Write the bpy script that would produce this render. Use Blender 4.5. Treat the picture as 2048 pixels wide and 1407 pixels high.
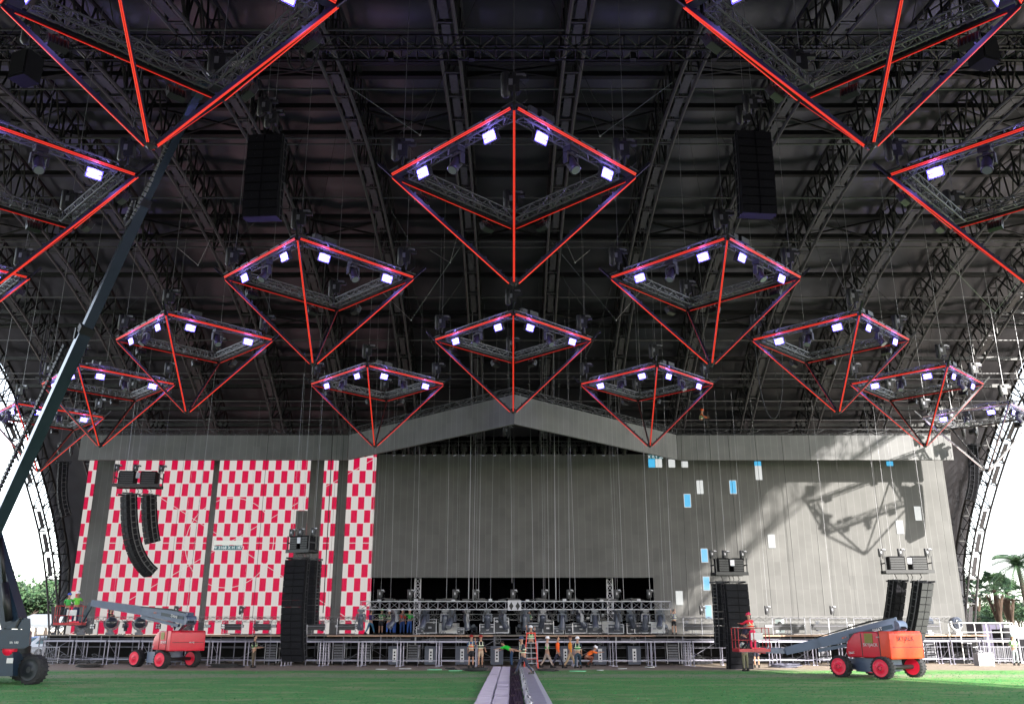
import bpy, bmesh, math, random
from mathutils import Vector, Matrix, Euler
random.seed(7)
R=math.radians
sc=bpy.context.scene
for o in list(bpy.data.objects): bpy.data.objects.remove(o)
COL=sc.collection
# ---------------------------------------------------------------- camera, sky, sun, exposure
EYE=2.15; PITCH=R(17.28); FPX=1785.0
cd=bpy.data.cameras.new('camera'); cd.sensor_width=36; cd.lens=FPX/2048*36; cd.clip_start=.1; cd.clip_end=3000
cam=bpy.data.objects.new('camera',cd); cam.location=(0,0,EYE); cam.rotation_euler=(math.pi/2+PITCH,0,0); COL.objects.link(cam); sc.camera=cam
EXPO=2.85; K=2**EXPO
SUN=Vector((1,-1.4,.83)).normalized()
SEL=math.asin(SUN.z)
w=bpy.data.worlds.new('World'); sc.world=w; w.use_nodes=True
nt=w.node_tree; nt.nodes.clear()
sky=nt.nodes.new('ShaderNodeTexSky'); sky.sky_type='NISHITA'; sky.sun_disc=False; sky.sun_elevation=SEL; sky.sun_rotation=math.atan2(SUN.x,SUN.y); sky.dust_density=.6; sky.air_density=1.0; sky.ozone_density=1
hs=nt.nodes.new('ShaderNodeHueSaturation'); hs.inputs['Saturation'].default_value=.42
bg=nt.nodes.new('ShaderNodeBackground'); bg.inputs['Strength'].default_value=.088
wo=nt.nodes.new('ShaderNodeOutputWorld')
nt.links.new(sky.outputs[0],hs.inputs['Color']); nt.links.new(hs.outputs[0],bg.inputs['Color']); nt.links.new(bg.outputs[0],wo.inputs[0])
sl=bpy.data.lights.new('sun','SUN'); sl.energy=2.3; sl.angle=R(.8); sl.color=(1,.95,.87)
so=bpy.data.objects.new('sun',sl); so.rotation_euler=SUN.to_track_quat('Z','Y').to_euler(); so.location=(60,-80,60); COL.objects.link(so)
sc.view_settings.view_transform='Standard'; sc.view_settings.look='None'; sc.view_settings.gamma=1; sc.view_settings.exposure=EXPO; sc.view_settings.use_curve_mapping=False
sc.cycles.use_denoising=True
sc.cycles.max_bounces=6; sc.cycles.diffuse_bounces=3; sc.cycles.glossy_bounces=2; sc.cycles.transparent_max_bounces=8; sc.cycles.sample_clamp_indirect=4
# ---------------------------------------------------------------- pixel -> place
CP,SP=math.cos(PITCH),math.sin(PITCH)
def ray(px,py):
    x=(px-1024)/FPX; y=(703.5-py)/FPX
    return Vector((x,CP-y*SP,SP+y*CP))
def at(px,py,Y):
    r=ray(px,py); return Vector((r.x/r.y*Y,Y,r.z/r.y*Y+EYE))
def gnd(px,py):
    r=ray(px,py); t=-EYE/r.z; return Vector((r.x*t,r.y*t,0))
# ---------------------------------------------------------------- materials
def lin(c): return tuple((v/255/12.92 if v/255<=.04045 else ((v/255+.055)/1.055)**2.4) for v in c)
M={}
def mat(n,col,rough=.6,metal=0,var=.25,scale=3,bump=0,spec=.5):
    if n in M: return M[n]
    m=bpy.data.materials.new(n); m.use_nodes=True; t=m.node_tree; b=t.nodes['Principled BSDF']
    b.inputs['Roughness'].default_value=rough; b.inputs['Metallic'].default_value=metal; b.inputs['Specular IOR Level'].default_value=spec
    if var:
        tc=t.nodes.new('ShaderNodeTexCoord'); no=t.nodes.new('ShaderNodeTexNoise'); no.inputs['Scale'].default_value=scale; no.inputs['Detail'].default_value=5
        mx=t.nodes.new('ShaderNodeMix'); mx.data_type='RGBA'
        mx.inputs[6].default_value=(*[v*(1-var) for v in col],1); mx.inputs[7].default_value=(*[min(1,v*(1+var)) for v in col],1)
        t.links.new(tc.outputs['Object'],no.inputs['Vector']); t.links.new(no.outputs[0],mx.inputs[0]); t.links.new(mx.outputs[2],b.inputs['Base Color'])
        if bump:
            bp=t.nodes.new('ShaderNodeBump'); bp.inputs['Strength'].default_value=bump; t.links.new(no.outputs[0],bp.inputs['Height']); t.links.new(bp.outputs[0],b.inputs['Normal'])
    else: b.inputs['Base Color'].default_value=(*col,1)
    m.diffuse_color=(*col,1); M[n]=m; return m
def emit(n,col,s,base=(.05,.05,.05)):
    m=mat(n,base,.4,var=0); b=m.node_tree.nodes['Principled BSDF']
    b.inputs['Emission Color'].default_value=(*col,1); b.inputs['Emission Strength'].default_value=s/K
    return m
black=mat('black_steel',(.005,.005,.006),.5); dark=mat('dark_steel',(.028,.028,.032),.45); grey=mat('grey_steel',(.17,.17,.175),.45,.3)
alu=mat('aluminium',(.42,.42,.46),.4,.5,.15); white=mat('white_paint',(.62,.62,.62),.4,0,.1); silver=mat('galvanised',(.33,.33,.37),.4,.6,.2)
rubber=mat('rubber',(.025,.025,.028),.85); cable=mat('cable_black',(.02,.02,.02),.7,var=0); wire=mat('steel_wire',(.3,.3,.32),.45,.6,0)
cab=mat('speaker_black',(.008,.008,.01),.7,0,.3,8,0,.15); grille=mat('speaker_grille',(.013,.013,.016),.8,0,.2,20,0,.1)
liftgrey=mat('lift_grey_blue',(.09,.12,.19),.35,0,.2,2); liftdark=mat('lift_dark_blue',(.012,.028,.052),.3,0,.25,2); liftred=mat('lift_red',(.6,.008,.03),.35,0,.15,3); liftorange=mat('lift_orange',(.75,.045,.008),.4,0,.15,3)
rimred=mat('rim_red',(.8,.008,.05),.4,0,.1)
neon=emit('red_neon',(.92,.06,.022),1.0,(.3,.02,.02)); glow=emit('red_halo_strip',(.34,.003,.006),1,(.2,.01,.01)); lens=emit('blue_white_lens',(.44,.37,1),1.8,(.4,.4,.5)); halo_rim=emit('violet_halo_rim',(.13,.09,.9),.55,(.1,.1,.3)); lensoff=mat('lens_glass',(.25,.27,.3),.15,0,0)  # red glow around tubes and violet halo round lenses drawn as emission
bulb=emit('small_lit_lens',(.8,.85,1),1.6)
# ---------------------------------------------------------------- mesh builder
class MB:
    def __init__(s): s.v=[]; s.f=[]; s.m=[]; s.cur=0; s.sm=[]
    def add(s,vs,fs,smooth=False):
        n=len(s.v); s.v+=[tuple(v) for v in vs]
        for f in fs: s.f.append([i+n for i in f]); s.m.append(s.cur); s.sm.append(smooth)
        return s
    def box(s,c,d,rot=None,taper=1):
        x,y,z=[q/2 for q in d]; vs=[]
        for k in (-1,1):
            tt=taper if k>0 else 1
            vs+=[Vector((-x*tt,-y*tt,k*z)),Vector((x*tt,-y*tt,k*z)),Vector((x*tt,y*tt,k*z)),Vector((-x*tt,y*tt,k*z))]
        if rot is not None:
            m=rot if isinstance(rot,Matrix) else Euler(rot).to_matrix(); vs=[m@v for v in vs]
        c=Vector(c); return s.add([v+c for v in vs],[(3,2,1,0),(4,5,6,7),(0,1,5,4),(1,2,6,5),(2,3,7,6),(3,0,4,7)])
    def bar(s,a,b,r=.03,n=4,r2=None,caps=True,flat=None):
        a=Vector(a); b=Vector(b); d=b-a
        if d.length<1e-6: return s
        d.normalize(); u=Vector((0,0,1)).cross(d)
        if u.length<.05: u=Vector((1,0,0))
        u.normalize(); v=d.cross(u); r2=r if r2 is None else r2; vs=[]
        for p,q in ((a,r),(b,r2)):
            for i in range(n):
                t=2*math.pi*(i+.5)/n; vs.append(p+u*math.cos(t)*q*(flat or 1)+v*math.sin(t)*q)
        fs=[(i,(i+1)%n,n+(i+1)%n,n+i) for i in range(n)]
        if caps: fs+=[tuple(range(n-1,-1,-1)),tuple(range(n,2*n))]
        return s.add(vs,fs,n>6)
    def path(s,pts,r=.02,n=5):
        for i in range(len(pts)-1): s.bar(pts[i],pts[i+1],r,n,caps=(i==0 or i==len(pts)-2))
        return s
    def beam(s,a,b,w,h,h2=None,w2=None,up=(0,0,1)):
        a=Vector(a); b=Vector(b); d=(b-a).normalized(); sd=d.cross(Vector(up))
        if sd.length<.05: sd=d.cross(Vector((0,1,0)))
        sd.normalize(); u=sd.cross(d); h2=h if h2 is None else h2; w2=w if w2 is None else w2; vs=[]
        for p,hh,ww in ((a,h,w),(b,h2,w2)):
            vs+=[p-sd*ww/2-u*hh/2,p+sd*ww/2-u*hh/2,p+sd*ww/2+u*hh/2,p-sd*ww/2+u*hh/2]
        return s.add(vs,[(3,2,1,0),(4,5,6,7),(0,1,5,4),(1,2,6,5),(2,3,7,6),(3,0,4,7)])
    def prism(s,pts,off):
        n=len(pts); off=Vector(off); P=[Vector(p) for p in pts]
        return s.add(P+[p+off for p in P],[tuple(range(n-1,-1,-1)),tuple(range(n,2*n))]+[(i,(i+1)%n,n+(i+1)%n,n+i) for i in range(n)])
    def lathe(s,c,axis,prof,n=16,smooth=True):
        c=Vector(c); ax=Vector(axis).normalized(); u=ax.orthogonal().normalized(); v=ax.cross(u); vs=[]
        for r,h in prof:
            for i in range(n):
                t=2*math.pi*i/n; vs.append(c+ax*h+(u*math.cos(t)+v*math.sin(t))*max(r,1e-4))
        fs=[]
        for j in range(len(prof)-1):
            for i in range(n): fs.append((j*n+i,j*n+(i+1)%n,(j+1)*n+(i+1)%n,(j+1)*n+i))
        s.add(vs,fs,smooth); k=len(prof)-1
        return s.add(vs[:n],[tuple(range(n-1,-1,-1))]).add(vs[k*n:],[tuple(range(n))])
    def ball(s,c,r,n=10):
        rr=Vector(r) if not isinstance(r,(int,float)) else Vector((r,r,r)); vs=[];fs=[];m=n//2+1
        for j in range(m+1):
            p=math.pi*j/m
            for i in range(n):
                t=2*math.pi*i/n; vs.append((c[0]+rr.x*math.sin(p)*math.cos(t),c[1]+rr.y*math.sin(p)*math.sin(t),c[2]+rr.z*math.cos(p)))
        for j in range(m):
            for i in range(n): fs.append((j*n+i,(j+1)*n+i,(j+1)*n+(i+1)%n,j*n+(i+1)%n))
        return s.add(vs,fs,True)
    def truss(s,a,b,w=.3,h=.3,bay=.5,r=.025,up=(0,0,1),rw=None,lace=True):
        a=Vector(a); b=Vector(b); L=(b-a).length; d=(b-a)/L; sd=d.cross(Vector(up)).normalized(); u=sd.cross(d); rw=rw or r*.6
        c=[sd*w/2+u*h/2,-sd*w/2+u*h/2,-sd*w/2-u*h/2,sd*w/2-u*h/2]
        for k in c: s.bar(a+k,b+k,r,4)
        n=max(1,round(L/bay))
        for i in range(n+1):
            p=a+d*L*i/n
            for j in range(4):
                s.bar(p+c[j],p+c[(j+1)%4],rw,3,caps=False)
                if lace and i<n:
                    q=a+d*L*(i+1)/n; e=(i+j)%2
                    s.bar(p+c[(j+e)%4],q+c[(j+1-e)%4],rw,3,caps=False)
        return s
    def build(s,name,mats,parent=None,loc=None,origin=None):
        me=bpy.data.meshes.new(name)
        vs=s.v
        if origin is not None: vs=[(v[0]-origin[0],v[1]-origin[1],v[2]-origin[2]) for v in vs]
        me.from_pydata(vs,[],s.f); mats=mats if isinstance(mats,(list,tuple)) else [mats]
        for m in mats: me.materials.append(m)
        if any(s.m): me.polygons.foreach_set('material_index',s.m)
        me.polygons.foreach_set('use_smooth',s.sm); me.update()
        o=bpy.data.objects.new(name,me); COL.objects.link(o)
        if parent: o.parent=parent
        if loc is not None: o.location=loc
        elif origin is not None: o.location=origin
        return o
def tag(o,label=None,cat=None,group=None,kind=None):
    if label: o['label']=label
    if cat: o['category']=cat
    if group: o['group']=group
    if kind: o['kind']=kind
    return o
def thing(name,label,cat,loc=(0,0,0),rz=0,group=None):
    o=bpy.data.objects.new(name,None); COL.objects.link(o); o.location=loc; o.rotation_euler=(0,0,rz); o.empty_display_size=.3
    return tag(o,label,cat,group)
def kids(o): return [c for c in o.children]
def copy_tree(o,parent=None):
    ch=kids(o); c=o.copy(); COL.objects.link(c); c.parent=parent
    for k in ch: copy_tree(k,c)
    return c
def place(proto,used,loc,rz,label,group=None,sc_=1):
    o=proto if not used else copy_tree(proto)
    o.location=loc; o.rotation_euler=(0,0,rz); o['label']=label; o.scale=(sc_,)*3
    if group: o['group']=group
    return o
ORD='first second third fourth fifth sixth seventh eighth ninth tenth eleventh twelfth thirteenth fourteenth fifteenth sixteenth seventeenth eighteenth nineteenth twentieth'.split()
def ordl(i): return ORD[i] if i<20 else ORD[i-20]+' after the twentieth'
def textm(s,size,material,parent,loc,rot,name='lettering',ext=.004):
    cu=bpy.data.curves.new(name,'FONT'); cu.body=s; cu.size=size; cu.extrude=ext; cu.align_x='CENTER'; cu.align_y='CENTER'; cu.resolution_u=2
    t=bpy.data.objects.new(name,cu); COL.objects.link(t)
    me=bpy.data.meshes.new_from_object(t); bpy.data.objects.remove(t)
    o=bpy.data.objects.new(name,me); COL.objects.link(o); me.materials.clear(); me.materials.append(material); o.location=loc; o.rotation_euler=rot
    if parent: o.parent=parent
    return o
# ================================================================ ground
def ground_mat():
    m=bpy.data.materials.new('grass_ground'); m.use_nodes=True; t=m.node_tree; b=t.nodes['Principled BSDF']; b.inputs['Roughness'].default_value=.9; b.inputs['Specular IOR Level'].default_value=.15
    N=t.nodes.new; L=t.links.new
    tc=N('ShaderNodeTexCoord'); mp=N('ShaderNodeMapping'); mp.inputs['Scale'].default_value=(.42,1,1); L(tc.outputs['Object'],mp.inputs[0])
    def noise(s,d=6,src=mp): 
        n=N('ShaderNodeTexNoise'); n.inputs['Scale'].default_value=s; n.inputs['Detail'].default_value=d; n.inputs['Roughness'].default_value=.65; L(src.outputs[0],n.inputs['Vector']); return n
    def ramp(src,a,b_):
        r=N('ShaderNodeMapRange'); r.inputs[1].default_value=a; r.inputs[2].default_value=b_; L(src,r.inputs[0]); return r.outputs[0]
    def mix(f,a,b_):
        x=N('ShaderNodeMix'); x.data_type='RGBA'
        if hasattr(f,'is_linked') : L(f,x.inputs[0])
        else: x.inputs[0].default_value=f
        for k,q in ((6,a),(7,b_)):
            if isinstance(q,tuple): x.inputs[k].default_value=(*q,1)
            else: L(q,x.inputs[k])
        return x.outputs[2]
    n1=noise(.5); n2=noise(4,8); n3=noise(14,4)
    g=mix(ramp(n2.outputs[0],.3,.7),(.055,.21,.05),(.17,.42,.11)); g=mix(ramp(n3.outputs[0],.45,.75),g,(.22,.43,.16))
    n4=noise(1.6,9); g=mix(ramp(n4.outputs[0],.42,.7),g,(.1,.27,.085)); g=mix(ramp(n1.outputs[0],.5,.68),g,(.3,.35,.17))
    sx=N('ShaderNodeSeparateXYZ'); L(tc.outputs['Object'],sx.inputs[0])
    def add(a,b_,op='ADD'):
        x=N('ShaderNodeMath'); x.operation=op
        for k,q in ((0,a),(1,b_)):
            if isinstance(q,(int,float)): x.inputs[k].default_value=q
            else: L(q,x.inputs[k])
        return x.outputs[0]
    nd=noise(.8,7)
    yy=add(sx.outputs[1],add(nd.outputs[0],7,'MULTIPLY'))
    d1=ramp(yy,55.2,57.2)
    # dry strip nearer the camera
    st=add(yy,50.2,'SUBTRACT'); st=add(st,0,'ADD'); ab=N('ShaderNodeMath'); ab.operation='ABSOLUTE'; L(st,ab.inputs[0]); s2=ramp(ab.outputs[0],2.8,.3); s2=add(s2,ramp(n2.outputs[0],.15,.5),'MULTIPLY'); s2=add(s2,.75,'MULTIPLY')
    dirt=mix(ramp(n2.outputs[0],.3,.7),(.24,.19,.155),(.42,.34,.28))
    dirt=mix(ramp(n3.outputs[0],.55,.7),dirt,(.1,.2,.08))
    c=mix(s2,g,(.34,.32,.24)); c=mix(d1,c,dirt)
    L(c,b.inputs['Base Color'])
    bp=N('ShaderNodeBump'); bp.inputs['Strength'].default_value=.7; bp.inputs['Distance'].default_value=.08; L(n3.outputs[0],bp.inputs['Height']); L(bp.outputs[0],b.inputs['Normal'])
    return m
g=MB(); g.add([(-1500,-600,0),(1500,-600,0),(1500,2500,0),(-1500,2500,0)],[(0,1,2,3)])
tag(g.build('ground',ground_mat()),'green grass field with dry dirt strip before the stage','ground',kind='structure')
# ================================================================ hangar
PROF=[(81.6,0),(80.3,4.2),(76.6,10.4),(69.2,17.6),(60.5,22.4),(51.5,25.2),(41,26.3)]
PROF=PROF+[(82-y,z) for y,z in PROF[-2::-1]]
def cr(P,n=6):
    out=[]
    for i in range(len(P)-1):
        p0=P[max(i-1,0)];p1=P[i];p2=P[i+1];p3=P[min(i+2,len(P)-1)]
        for k in range(n):
            t=k/n; out.append(tuple(.5*((2*p1[j])+(-p0[j]+p2[j])*t+(2*p0[j]-5*p1[j]+4*p2[j]-p3[j])*t*t+(-p0[j]+3*p1[j]-3*p2[j]+p3[j])*t**3) for j in range(2)))
    out.append(P[-1]); return out
PC=cr(PROF,8)
cum=[0]
for i in range(1,len(PC)): cum.append(cum[-1]+math.dist(PC[i],PC[i-1]))
TL=cum[-1]
def prof(s,off=0):
    s=min(max(s,0),TL-1e-4); i=max(k for k in range(len(cum)-1) if cum[k]<=s); t=(s-cum[i])/(cum[i+1]-cum[i])
    y=PC[i][0]*(1-t)+PC[i+1][0]*t; z=PC[i][1]*(1-t)+PC[i+1][1]*t
    j0=max(i-1,0); j1=min(i+2,len(PC)-1); dy=PC[j1][0]-PC[j0][0]; dz=PC[j1][1]-PC[j0][1]; l=math.hypot(dy,dz)
    ny,nz=dz/l,-dy/l
    return y+ny*off,z+nz*off
def s_at(py,off):
    best=None
    for i in range(0,int(TL*5)):
        s=i*.2; y,z=prof(s,off)
        if y<8: break
        q=(z-EYE)/y; r=ray(1024,py); e=abs(q-r.z/r.y)
        if best is None or e<best[0]: best=(e,s)
    return best[1]
def depth(s): return 2.5*min(1,.25+min(s,TL-s)/9)
hang=thing('hangar','huge dark barrel vaulted festival hangar of curved steel trusses over the stage','hangar')
NB=46; st=[TL*i/NB for i in range(NB+1)]
def arch_mesh():
    a=MB(); hw=.4
    for i in range(NB):
        for x in (-hw,hw):
            a.cur=1
            p=(x,*prof(st[i])); q=(x,*prof(st[i+1])); a.bar(p,q,.085,6,caps=False)
            a.cur=0
            P=(x,*prof(st[i],depth(st[i]))); Q=(x,*prof(st[i+1],depth(st[i+1]))); a.bar(P,Q,.1,6,caps=False)
            a.bar(p,P,.05,4,caps=False); mid=(x,*prof((st[i]+st[i+1])/2,depth((st[i]+st[i+1])/2)))
            a.bar(p,mid,.05,4,caps=False); a.bar(mid,q,.05,4,caps=False)
        a.cur=1; a.bar((-hw,*prof(st[i])),(hw,*prof(st[i])),.05,4,caps=False)
        if i%4!=2:
            m=prof(st[i]+.25,.03); n=prof(st[i+1]-.25,.03); a.cur=2
            a.beam((0,*m),(0,*n),.36,.03,up=(0,m[1]-n[1],n[0]-m[0]))
        a.cur=0; a.bar((-hw,*prof(st[i],depth(st[i]))),(hw,*prof(st[i],depth(st[i]))),.05,4,caps=False)
        a.bar((-hw,*prof(st[i],depth(st[i]))),(hw,*prof(st[i+1],depth(st[i+1]))),.04,4,caps=False)
    a.cur=0; a.box((0,81.7,.25),(1.6,1.2,.5)); a.box((0,.3,.25),(1.6,1.2,.5)); return a
tray=mat('perforated_tray',(.085,.082,.09),.5,.4,.5,6); chord=mat('chord_grey',(.07,.067,.073),.45,.25); webm=mat('web_black',(.004,.004,.005),.45)
SPX=5.3; ARX=[(k-7.5)*SPX for k in range(16)]
a0=arch_mesh().build('arch_truss',[webm,chord,tray],hang)
for i,x in enumerate(ARX):
    o=a0 if i==0 else a0.copy()
    if i: COL.objects.link(o); o.parent=hang
    o.location=(x,0,0)
# membrane
def memb_mat():
    m=mat('roof_membrane_fabric',(.112,.115,.132),.32,.8,.25,.6); return m
mb=MB(); nx=96; cols=[]; X0,X1=-40.4,40.4
ss=[2.8+i*(TL-2.8-13)/150 for i in range(151)]
for i,s_ in enumerate(ss):
    for k in range(nx+1):
        x=X0+(X1-X0)*k/nx; ph=(x/SPX+.5)%1; sag=.22*math.sin(math.pi*ph)+.05*math.sin(s_*2.2)+.04*math.sin(x*3.1+s_*.7)
        y,z=prof(s_,depth(s_)+.55-sag); mb.v.append((x,y,z))
for i in range(150):
    for k in range(nx): a=i*(nx+1)+k; mb.f.append([a,a+1,a+nx+2,a+nx+1]); mb.m.append(0); mb.sm.append(True)
mb.build('roof_membrane',memb_mat(),hang)
for py in (62,180,281,291,400,486,497,596,682,748,760,806,842):
    s=s_at(py,0); p=MB(); y,z=prof(s,0); p.bar((-39.75,y,z+.1),(39.75,y,z+.1),.055,6); p.build('tie_rod',chord,hang)
for py in (120,150,212,266,345,432,470,548,622,650,715,770,815,850):
    s=s_at(py,2.4); p=MB(); y,z=prof(s,2.35); p.beam((-39.75,y,z),(39.75,y,z),.3,.28); p.build('purlin',webm,hang)
for pa,pb,sh in ((212,266,0),(432,470,1),(622,650,0),(120,150,1)):
    sa=s_at(pa,2.4); sb=s_at(pb,2.4); ya,za=prof(sa,2.2); yb,zb=prof(sb,2.2)
    for i in range(15):
        if (i+sh)%2 and i not in (0,14): continue
        p=MB(); p.bar((ARX[i],ya,za),(ARX[i+1],yb,zb),.07,4); p.bar((ARX[i],yb,zb),(ARX[i+1],ya,za),.07,4)
        p.build('wind_brace',webm,hang)
# heavy rigging truss near the top of the view
t=MB(); t.truss((-39,28.8,23.15),(39,28.8,23.15),.62,.62,.6,.04,rw=.02)
for i in range(26): t.box((-38+i*3.04,28.8,22.75),(.2,.2,.3))
tag(t.build('rigging_truss',[webm]),'long black box truss hung crosswise high under the roof at top of the picture','rigging truss')
# ================================================================ LED screens
def led_mat(n,col,seam=.5):
    m=bpy.data.materials.new(n); m.use_nodes=True; t=m.node_tree; b=t.nodes['Principled BSDF']; b.inputs['Roughness'].default_value=.75; b.inputs['Specular IOR Level'].default_value=.25
    N=t.nodes.new; L=t.links.new; tc=N('ShaderNodeTexCoord'); sx=N('ShaderNodeSeparateXYZ'); L(tc.outputs['Object'],sx.inputs[0])
    def ma(op,a,b_=None):
        x=N('ShaderNodeMath'); x.operation=op
        for k,q in ((0,a),(1,b_)):
            if q is None: continue
            if isinstance(q,(int,float)): x.inputs[k].default_value=q
            else: L(q,x.inputs[k])
        return x.outputs[0]
    fr=ma('FRACT',ma('DIVIDE',sx.outputs[0],seam)); ln=ma('LESS_THAN',fr,.06)
    fl=ma('FLOOR',ma('DIVIDE',sx.outputs[0],seam)); fz=ma('FLOOR',sx.outputs[2]); cb=N('ShaderNodeCombineXYZ'); L(fl,cb.inputs[0]); L(fz,cb.inputs[1])
    wn=N('ShaderNodeTexWhiteNoise'); L(cb.outputs[0],wn.inputs[0]); no=N('ShaderNodeTexNoise'); no.inputs['Scale'].default_value=.7; no.inputs['Detail'].default_value=8; L(tc.outputs['Object'],no.inputs[0])
    k=ma('ADD',ma('MULTIPLY',wn.outputs[0],.1),ma('ADD',ma('MULTIPLY',no.outputs[0],.5),.7)); k=ma('ADD',k,ma('MULTIPLY',ln,.35))
    vm=N('ShaderNodeVectorMath'); vm.operation='SCALE'; vm.inputs[0].default_value=col; L(k,vm.inputs[3]); L(vm.outputs[0],b.inputs['Base Color'])
    return m,t,b,sx,ma
LED=led_mat('led_panel_off',(.108,.107,.105))[0]; HED=led_mat('led_header_off',(.165,.165,.168))[0]
YS=68.2; ZB=1.87; ZT=15.1
def led_on():
    m,t,b,sx,ma=led_mat('led_checker',(.012,.012,.012)); N=t.nodes.new; L=t.links.new
    x=sx.outputs[0]; z=sx.outputs[2]
    cx=ma('DIVIDE',ma('ADD',x,100.2),.5); cz=ma('SUBTRACT',z,ZB)
    par=ma('MODULO',ma('ADD',ma('FLOOR',cx),ma('FLOOR',cz)),2); f=ma('FRACT',cx); fz=ma('FRACT',cz)
    red=ma('MULTIPLY',ma('LESS_THAN',par,.5),ma('MULTIPLY',ma('LESS_THAN',f,.93),ma('LESS_THAN',fz,.94)))
    # thin test-pattern lines: circles and long diagonals
    def circ(c0,c1,r):
        d=ma('SQRT',ma('ADD',ma('POWER',ma('ABSOLUTE',ma('SUBTRACT',x,c0)),2),ma('POWER',ma('ABSOLUTE',ma('SUBTRACT',z,c1)),2)))
        return ma('LESS_THAN',ma('ABSOLUTE',ma('SUBTRACT',d,r)),.024)
    def diag(x0,z0,sl): return ma('LESS_THAN',ma('ABSOLUTE',ma('SUBTRACT',ma('SUBTRACT',z,z0),ma('MULTIPLY',ma('SUBTRACT',x,x0),sl))),.026)
    ln=ma('MAXIMUM',circ(-21.2,8.43,3.3),ma('MAXIMUM',diag(-21.2,8.43,.597),diag(-21.2,8.43,-.597)))
    ln=ma('MAXIMUM',ln,ma('LESS_THAN',ma('ABSOLUTE',ma('SUBTRACT',z,ZB+6.5)),.03))
    red=ma('MULTIPLY',red,ma('SUBTRACT',1,ln))
    wl=ma('GREATER_THAN',fz,.975)
    mx=N('ShaderNodeMix'); mx.data_type='RGBA'; mx.inputs[6].default_value=(.62,.585,.56,1); mx.inputs[7].default_value=(.60,.002,.055,1); L(red,mx.inputs[0])
    m2=N('ShaderNodeMix'); m2.data_type='RGBA'; m2.inputs[7].default_value=(.8,.76,.74,1); L(wl,m2.inputs[0]); L(mx.outputs[2],m2.inputs[6])
    L(m2.outputs[2],b.inputs['Emission Color']); b.inputs['Emission Strength'].default_value=1/K; return m
LEDON=led_on()
scr=thing('video_wall','giant black and grey video wall behind the stage, red and white checker test pattern on its left','video wall',(0,0,0))
def panel(name,x0,x1,z0,z1,m,y=YS,par=scr,th=.25):
    return MB().box(((x0+x1)/2,y+th/2,(z0+z1)/2),(x1-x0,th,z1-z0)).build(name,m,par)
for x0,x1 in ((-32.55,-31.95),(-30.57,-22.95),(-22.5,-15.5),(-14.45,-13.35),(-12.6,-10.45)):
    tag(panel('checker_panel',x0,x1,ZB,ZT,LEDON),'lit red and white checker field')
panel('grey_panel',-31.95,-30.57,ZB,ZT,LED,YS+.03); panel('grey_panel',-22.95,-22.5,ZB,ZT,LED,YS+.03)
panel('grey_panel',-15.5,-14.45,ZB,ZT,LED,YS+.03); panel('grey_panel',-13.35,-12.6,ZB,ZT,LED,YS+.03); panel('grey_panel',-16.35,-15.5,ZB+4,ZB+8.9,LED,YS-.02,th=.019)
panel('grey_panel',-10.45,10.5,5.86,ZT,LED,YS+.02); panel('grey_panel',10.5,33.2,ZB,ZT,LED,YS+.02)
blu=emit('led_blue',(.07,.5,.85),1); blu2=emit('led_pale_blue',(.16,.58,.98),1); wht=emit('led_white',(.68,.7,.69),1); tea=emit('led_teal',(.005,.09,.11),1)
def lit(px,py,wpx,hpx,m,nm='lit_panel'):
    p=at(px,py,YS-.01); q=at(px+wpx/2,py,YS-.01); r_=at(px,py+hpx,YS-.01); ww=(q.x-p.x)*2; hh=p.z-r_.z
    return MB().box((p.x,YS-.012,p.z-hh/2),(ww,.03,hh)).build(nm,m,scr)
for px,py,hp,m in ((1374,987,27,blu),(1465,960,27,blu),(1408,1096,28,blu2),(1412,1152,28,blu2),(1416,1209,28,blu2)):
    lit(px,py,14,hp,wht); o=lit(px,py+1,12,hp-2,m); o.location.y-=.012
for px,py,hp,m in ((1399,960,27,wht),(1542,1068,27,wht),(1358,1181,28,wht),(1798,1040,27,wht),(1834,1012,28,wht),(1515,922,9,blu),(1516,931,28,wht),(1779,922,9,blu),(1369,922,12,wht),(1343,918,16,wht),(1317,917,17,wht)):
    lit(px,py,13 if py<1030 else 14,hp,m)
lit(1303,917,13,17,blu); lit(1311,908,27,10,tea)
tw=emit('led_text_white',(.8,.85,.85),1)
p=at(1311,913,YS-.05); textm('X 0,Y 28',.34,tw,scr,p,(math.pi/2,0,0),'screen_lettering')
lit(457,1090,56,9,tea); p=at(457,1094.5,YS-.06); textm('W 3168 X H 1872',.31,tw,scr,p,(math.pi/2,0,0),'screen_lettering')
lit(457,1080,56,9,emit('led_pale_grey',(.6,.62,.58),1))
# frame behind the wall
t=MB()
for x in range(-32,34,4):
    if abs(x)<10: continue
    t.box((x,YS+.75,ZT/2),(.12,.12,ZT)); t.box((x,YS+.45,8),(.1,.5,.1)); t.bar((x,YS+.75,13),(x,YS+3,0.1),.05,4)
for z in (5,10,14.8): t.box((-21.5,YS+.5,z),(22,.1,.1)); t.box((22,YS+.5,z),(22,.1,.1))
t.build('support_frame',dark,scr)
# side posts of the dark opening
for px in (835,1220):
    q=at(px,1190,69.6); t=MB(); t.truss((q.x,69.6,1.85),(q.x,69.6,13.5),.42,.42,.5,.035,up=(0,1,0)); tag(t.build('tower_truss',alu),'upright silver truss tower standing in the %s of the dark opening'%('left part' if px<1000 else 'right part'),'truss tower')
# black drape behind everything
t=MB(); n=200; W=44
for i in range(n+1):
    x=-22+W*i/n; yy=73+.12*math.sin(i*1.7); t.v+=[(x,yy,1.8),(x,yy,17.5)]
for i in range(n): t.f.append([2*i,2*i+2,2*i+3,2*i+1]); t.m.append(0); t.sm.append(True)
tag(t.build('backdrop_drape',mat('black_velour',(.0015,.0015,.002),1,var=0,spec=0)),'black velour drape hanging behind the dark stage opening','drape')
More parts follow.
